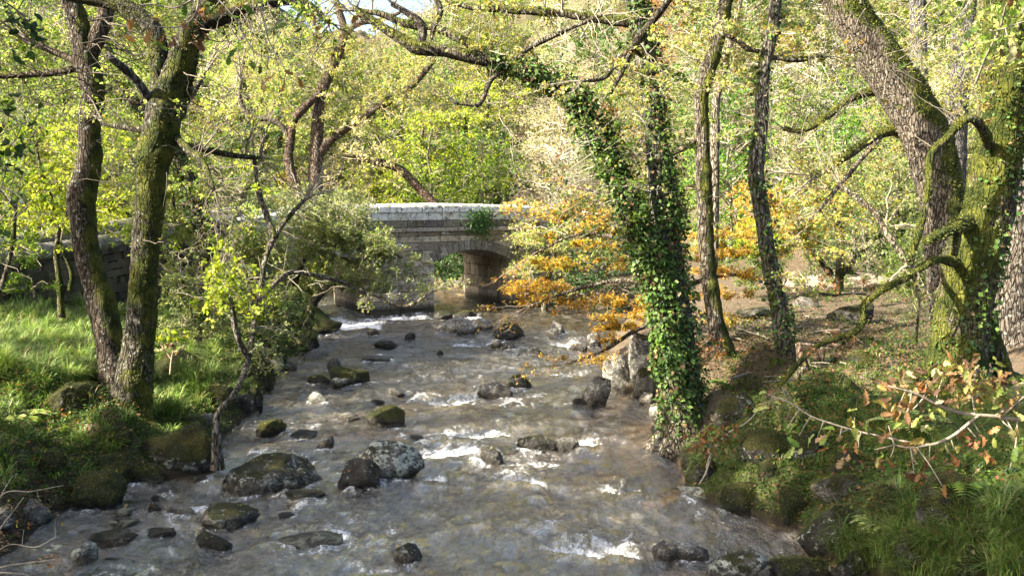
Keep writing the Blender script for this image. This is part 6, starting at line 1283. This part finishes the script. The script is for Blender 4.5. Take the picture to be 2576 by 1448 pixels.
# ------------------------------------------------------------------ grass, litter, undergrowth
def blades(mb, P, az, L, bend, w, C):
    n = len(P); dr = np.stack([np.cos(az), np.sin(az), 0 * az], 1); sd = np.stack([-np.sin(az), np.cos(az), 0 * az], 1)
    rows = []
    for t, f in ((0, 1.), (.38, .85), (.72, .55)):
        c = P + np.array([0, 0, 1.]) * (L * (t - .55 * bend * t * t))[:, None] + dr * (L * bend * t * t * .8)[:, None]
        rows += [c - sd * (w * f)[:, None], c + sd * (w * f)[:, None]]
    rows.append(P + np.array([0, 0, 1.]) * (L * (1 - .62 * bend))[:, None] + dr * (L * bend * .85)[:, None])
    V = np.stack(rows, 1).reshape(-1, 3); o = np.arange(n)[:, None, None] * 7
    q = (o + np.array([[0, 1, 3, 2], [2, 3, 5, 4]])).reshape(-1, 4); tr = (o + np.array([[4, 5, 6]])).reshape(-1, 3)
    mb.add(V, q, tr, np.repeat(C, 7, 0))
GPAL = [(.14, .25, .045), (.20, .31, .055), (.09, .18, .03), (.30, .38, .09), (.36, .33, .14)]
def tufts(mb, polys, seed, dim=1.0):
    r = np.random.RandomState(seed)
    for x0, y0, x1, y1, n, per, ln in polys:
        for i in range(n):
            px, py = r.uniform(x0, x1), y0 + (y1 - y0) * r.rand()
            c = hit(px, py)
            if c[2] < .12: continue
            k = int(per * r.uniform(.5, 1.3)); rad = r.uniform(.06, .17); tone = dim * r.uniform(.55, 1.25)
            ang = r.uniform(0, 6.283, k); rr = rad * np.sqrt(r.rand(k))
            xy = np.stack([c[0] + np.cos(ang) * rr, c[1] + np.sin(ang) * rr], 1)
            P = np.concatenate([xy, np.full((k, 1), c[2] - .03)], 1)
            L = ln * r.uniform(.55, 1.2, k) * r.uniform(.7, 1.25)
            lean = r.uniform(0, 6.283); dead = r.rand(k) < .07; az = np.where(r.rand(k) < .4, lean + r.normal(size=k) * .6, ang + r.normal(size=k) * .5)
            C = np.array(GPAL)[r.choice(5, k, p=[.3, .3, .2, .14, .06])] * r.uniform(.7, 1.3, (k, 1)) * tone
            C[dead] = np.array([.36, .29, .16]) * tone
            blades(mb, P, az, L, r.uniform(.45, 1.15, k), r.uniform(.0035, .0065, k) * (1.3 if c[1] > 16 else 1.1), C)
mb = MB()
tufts(mb, [(-40, 735, 260, 860, 120, 60, .50), (-40, 840, 270, 965, 130, 110, .5), (-40, 950, 300, 1130, 46, 60, .38), (-40, 1100, 250, 1230, 26, 55, .34), (200, 1040, 520, 1110, 10, 50, .3), (370, 930, 540, 1040, 46, 85, .50), (390, 760, 620, 960, 60, 50, .4), (250, 760, 400, 960, 30, 60, .45), (560, 900, 680, 980, 16, 45, .3)], 501)
tufts(mb, [(2240, 1260, 2620, 1460, 60, 100, .50), (1850, 960, 2250, 1080, 40, 50, .30), (2010, 850, 2330, 960, 34, 50, .2), (2250, 1100, 2620, 1240, 16, 60, .35), (1820, 1120, 2200, 1230, 14, 50, .22), (1960, 690, 2200, 760, 24, 60, .35), (2100, 1290, 2260, 1440, 20, 90, .45), (1850, 900, 1990, 970, 12, 50, .25)], 502, .62)
tag(mb.build('grass', M['grass'], None, False), 'long tussocky grass on both stream banks', 'grass', kind='stuff')
def litter(regs, seed, name, label, flat=True, ls=.07, pal='brown', up=0.0, mat='leaf'):
    r = np.random.RandomState(seed); mb = MB()
    for x0, y0, x1, y1, n in regs:
        a, b = unproj(x0, y0, 10), None
        cs = np.array([hit(r.uniform(x0, x1), r.uniform(y0, y1)) for _ in range(max(8, n // 40))])
        k = r.randint(len(cs), size=n); sp = .012 * cs[k, 1:2] + .18
        P = cs[k] + r.normal(size=(n, 3)) * sp * [1, 1.6, 0]
        P[:, 2] = terrain(P[:, 0], P[:, 1]); P = P[P[:, 2] > .05]; m = len(P)
        P[:, 2] += .012 + up * r.rand(m) ** 1.5
        leaves(mb, P, r.normal(size=(m, 3)) * [1, 1, .25 if flat else .5], np.array([0, 0, 1.]) + r.normal(size=(m, 3)) * (.35 if flat else .6), ls * r.uniform(.5, 1.2, m), pick(pal, m, r, .35), .36)
    tag(mb.build(name, M[mat], None, False), label, 'leaves', kind='stuff')
litter([(1820, 860, 2330, 980, 5500), (1990, 640, 2320, 760, 3500), (1850, 780, 2300, 880, 3500), (1750, 860, 1900, 960, 1500), (-20, 1270, 210, 1350, 2600), (2040, 1150, 2300, 1260, 900), (1850, 1180, 2200, 1260, 400), (2400, 1100, 2600, 1450, 900)], 503, 'leaf_litter', 'brown fallen leaves strewn over the banks and clearing', ls=.065, pal=[(.20, .13, .09), (.26, .19, .13), (.15, .10, .07), (.30, .17, .09), (.12, .13, .05)])
litter([(2200, 1080, 2620, 1460, 4200), (1780, 1000, 2200, 1230, 4200), (1830, 940, 2100, 1060, 1500), (2150, 820, 2360, 960, 900), (1900, 720, 2350, 930, 3600), (1830, 790, 2010, 960, 1800), (2220, 790, 2360, 960, 1600), (1850, 620, 2330, 720, 1800), (-40, 950, 300, 1130, 3000), (-40, 1080, 260, 1220, 2200), (380, 640, 640, 860, 2200), (-40, 640, 330, 760, 2400), (560, 830, 720, 980, 1500), (1600, 960, 1760, 1100, 900)], 504, 'undergrowth', 'low leafy ground plants and ivy covering the banks', False, .06, PAL['green'] + PAL['dark'] * 2 + PAL['brown'][:2], .22)
litter([(1850, 820, 2350, 960, 2600), (-60, 950, 330, 1240, 11000), (200, 1020, 560, 1140, 4000), (380, 900, 640, 1040, 3000), (260, 1000, 560, 1120, 1800), (1760, 1060, 2250, 1300, 3200), (2250, 1300, 2620, 1460, 1200)], 505, 'moss', 'mossy sprigs carpeting the shaded banks', False, .045, [(.05, .085, .012), (.08, .11, .015), (.035, .06, .01), (.12, .13, .02)], .08, 'grass')
mb = MB(); r = np.random.RandomState(91)
for Q, F, i in STRAND:
    A, B, Cc = Q[F[:, 0]], Q[F[:, 1]], Q[F[:, 2]]; nn = nrmz(np.cross(B - A, Cc - A)); cen = (A + B + Cc) / 3; k = np.where((nn[:, 2] > .55) & (cen[:, 2] > .1))[0]
    if len(k) < 20: continue
    n = r.randint(0, 7); k = r.choice(k, n); leaves(mb, cen[k] + nn[k] * .012, r.normal(size=(n, 3)), nn[k] + r.normal(size=(n, 3)) * .2, .075 * r.uniform(.6, 1.1, n), pick('oakturn', n, r, .3), .34)
tag(mb.build('stranded_leaves', M['leaf'], None, False), 'scattered fallen leaves stranded on the stones', 'leaves', kind='stuff')
# creeper on the bridge parapet
r = np.random.RandomState(12); n = 700; mb = MB()
s = 1.95 + r.normal(size=n) * .28; z = 3.35 + r.normal(size=n) * .26; P = bw(s * 1.0, -.12 - .06 * r.rand(n), z)
P = np.array([bw(a, -.12 - .08 * r.rand(), b) for a, b in zip(s, z)]); leaves(mb, P, np.array([0, 0, -1.]) + r.normal(size=(n, 3)) * .5, -BT + r.normal(size=(n, 3)) * .4, .10 * r.uniform(.6, 1.2, n), pick('dark', n, r) * 1.6, .4)
tag(mb.build('ivy', M['ivy'], BR))

# sticks lying on the clearing
def sticks():
    r = np.random.RandomState(31); proto = None
    for i in range(22):
        q = hit(r.uniform(1840, 2330), r.uniform(770, 960))
        if proto is None:
            mb = MB(); C = crom(np.array([[-.5, 0, .02], [-.1, .06, .035], [.25, -.02, .03], [.6, .05, .06]]), .06); tube(mb, C, np.linspace(.022, .007, len(C)), 7, (.2, .17, .14), 0, .2, 6, 2)
            tube(mb, crom(np.array([[.1, .02, .03], [.3, .2, .08], [.45, .26, .1]]), .05), .008, 5, (.22, .19, .15)); proto = mb.build('fallen_stick', M['wood'], None, True, (0, 0, 0)); o = proto
        else: o = proto.copy(); COL.objects.link(o)
        o.location = Vector(q); o.rotation_euler = (0, r.uniform(-.06, .06), r.uniform(0, 6.28)); k = r.uniform(.6, 1.7); o.scale = (k, k, k)
        tag(o, 'grey brown fallen stick lying on the leaf strewn right clearing', 'stick', 'fallen sticks on the right clearing')
sticks()
# ferns
def fern(px, py, n, ln, seed, label):
    q = hit(px, py); r = np.random.RandomState(seed); t = root('fern', q, label, 'fern'); W, L = MB(), MB()
    for i in range(n):
        th = 6.283 * i / n + r.uniform(-.3, .3); l = ln * r.uniform(.7, 1.15); u = np.linspace(0, 1, 16)[:, None]; o = np.array([math.cos(th), math.sin(th), 0])
        P = q + o * l * u + np.array([0, 0, 1.]) * l * (1.05 * u - .95 * u * u) * r.uniform(.6, 1.1); tube(W, P, np.linspace(.004, .0015, 16), 4, (.14, .14, .05))
        T = nrmz(np.gradient(P, axis=0)); S = np.cross(T, [0, 0, 1.]); z = (np.sin(np.pi * np.clip(u[:, 0] * .93 + .07, 0, 1)) ** .8) * l * .26
        for sg in (-1, 1): leaves(L, P[1:], (S * sg + T * .45)[1:], np.tile([0, 0, 1.], (15, 1)) + r.normal(size=(15, 3)) * .15, z[1:] + .01, pick('green' if seed % 3 else 'yg', 15, r), .2)
    W.build('stalks', M['twig'], t); L.build('fronds', M['grass'], t)
for k, (px, py, n, ln, lab) in enumerate(((2075, 1020, 9, .45, 'fern behind the green leaves of the near oak bough'), (2290, 1080, 10, .55, 'fern under the brown leaves of the near oak bough'), (2440, 1230, 10, .6, 'large fern in the grass at lower right'), (1850, 1110, 8, .4, 'small fern above the dark mossy boulder at the right water edge'), (2210, 1330, 9, .45, 'fern beside the great dark boulder under the right bank'), (1830, 975, 8, .4, 'fern at the foot of the slim mossy tree'), (430, 1000, 9, .45, 'fern between the forked oak and the tall mossy boulder'), (60, 1060, 10, .5, 'fern in the shaded grass at the left edge'), (2080, 745, 9, .6, 'sunlit fern at the edge of the pale gravel'), (330, 790, 9, .5, 'fern between the two trunks on the left bank'))):
    fern(px, py, n, ln, 950 + k, lab)

# ------------------------------------------------------------------ light and camera
w = bpy.data.worlds.new('World'); scene.world = w; w.use_nodes = True; nt = w.node_tree
bg = nt.nodes['Background']; sk = nt.nodes.new('ShaderNodeTexSky'); sk.sky_type = 'NISHITA'; sk.sun_disc = False
el = math.asin(SUN[2]); sk.sun_elevation = el; sk.sun_rotation = math.atan2(SUN[0], SUN[1])
sk.air_density = 1.0; sk.dust_density = 5; sk.ozone_density = 1.0
nt.links.new(sk.outputs[0], bg.inputs[0]); bg.inputs[1].default_value = .09
sl = bpy.data.lights.new('sun', 'SUN'); sl.energy = 5; sl.angle = R_(.5); sl.color = (1, .90, .72)
so = bpy.data.objects.new('sun', sl); COL.objects.link(so); so.rotation_euler = Vector(SUN).to_track_quat('Z', 'Y').to_euler(); so.location = (-30, -15, 30)
cd = bpy.data.cameras.new('camera'); co = bpy.data.objects.new('camera', cd); COL.objects.link(co)
co.location = CAM; co.rotation_euler = (math.pi / 2 - PITCH, 0, 0); cd.sensor_width = 36; cd.lens = 36 * FPX / 2576; cd.clip_end = 600; cd.clip_start = .05
scene.camera = co
vs = scene.view_settings; vs.view_transform = 'Standard'; vs.look = 'None'; vs.gamma = 1; vs.exposure = 2.55
scene.cycles.max_bounces = 6; scene.cycles.diffuse_bounces = 3; scene.cycles.transmission_bounces = 4; scene.cycles.glossy_bounces = 2; scene.cycles.transparent_max_bounces = 6
scene.cycles.use_denoising = True; scene.cycles.caustics_reflective = False; scene.cycles.caustics_refractive = False
scene.cycles.sample_clamp_indirect = 6
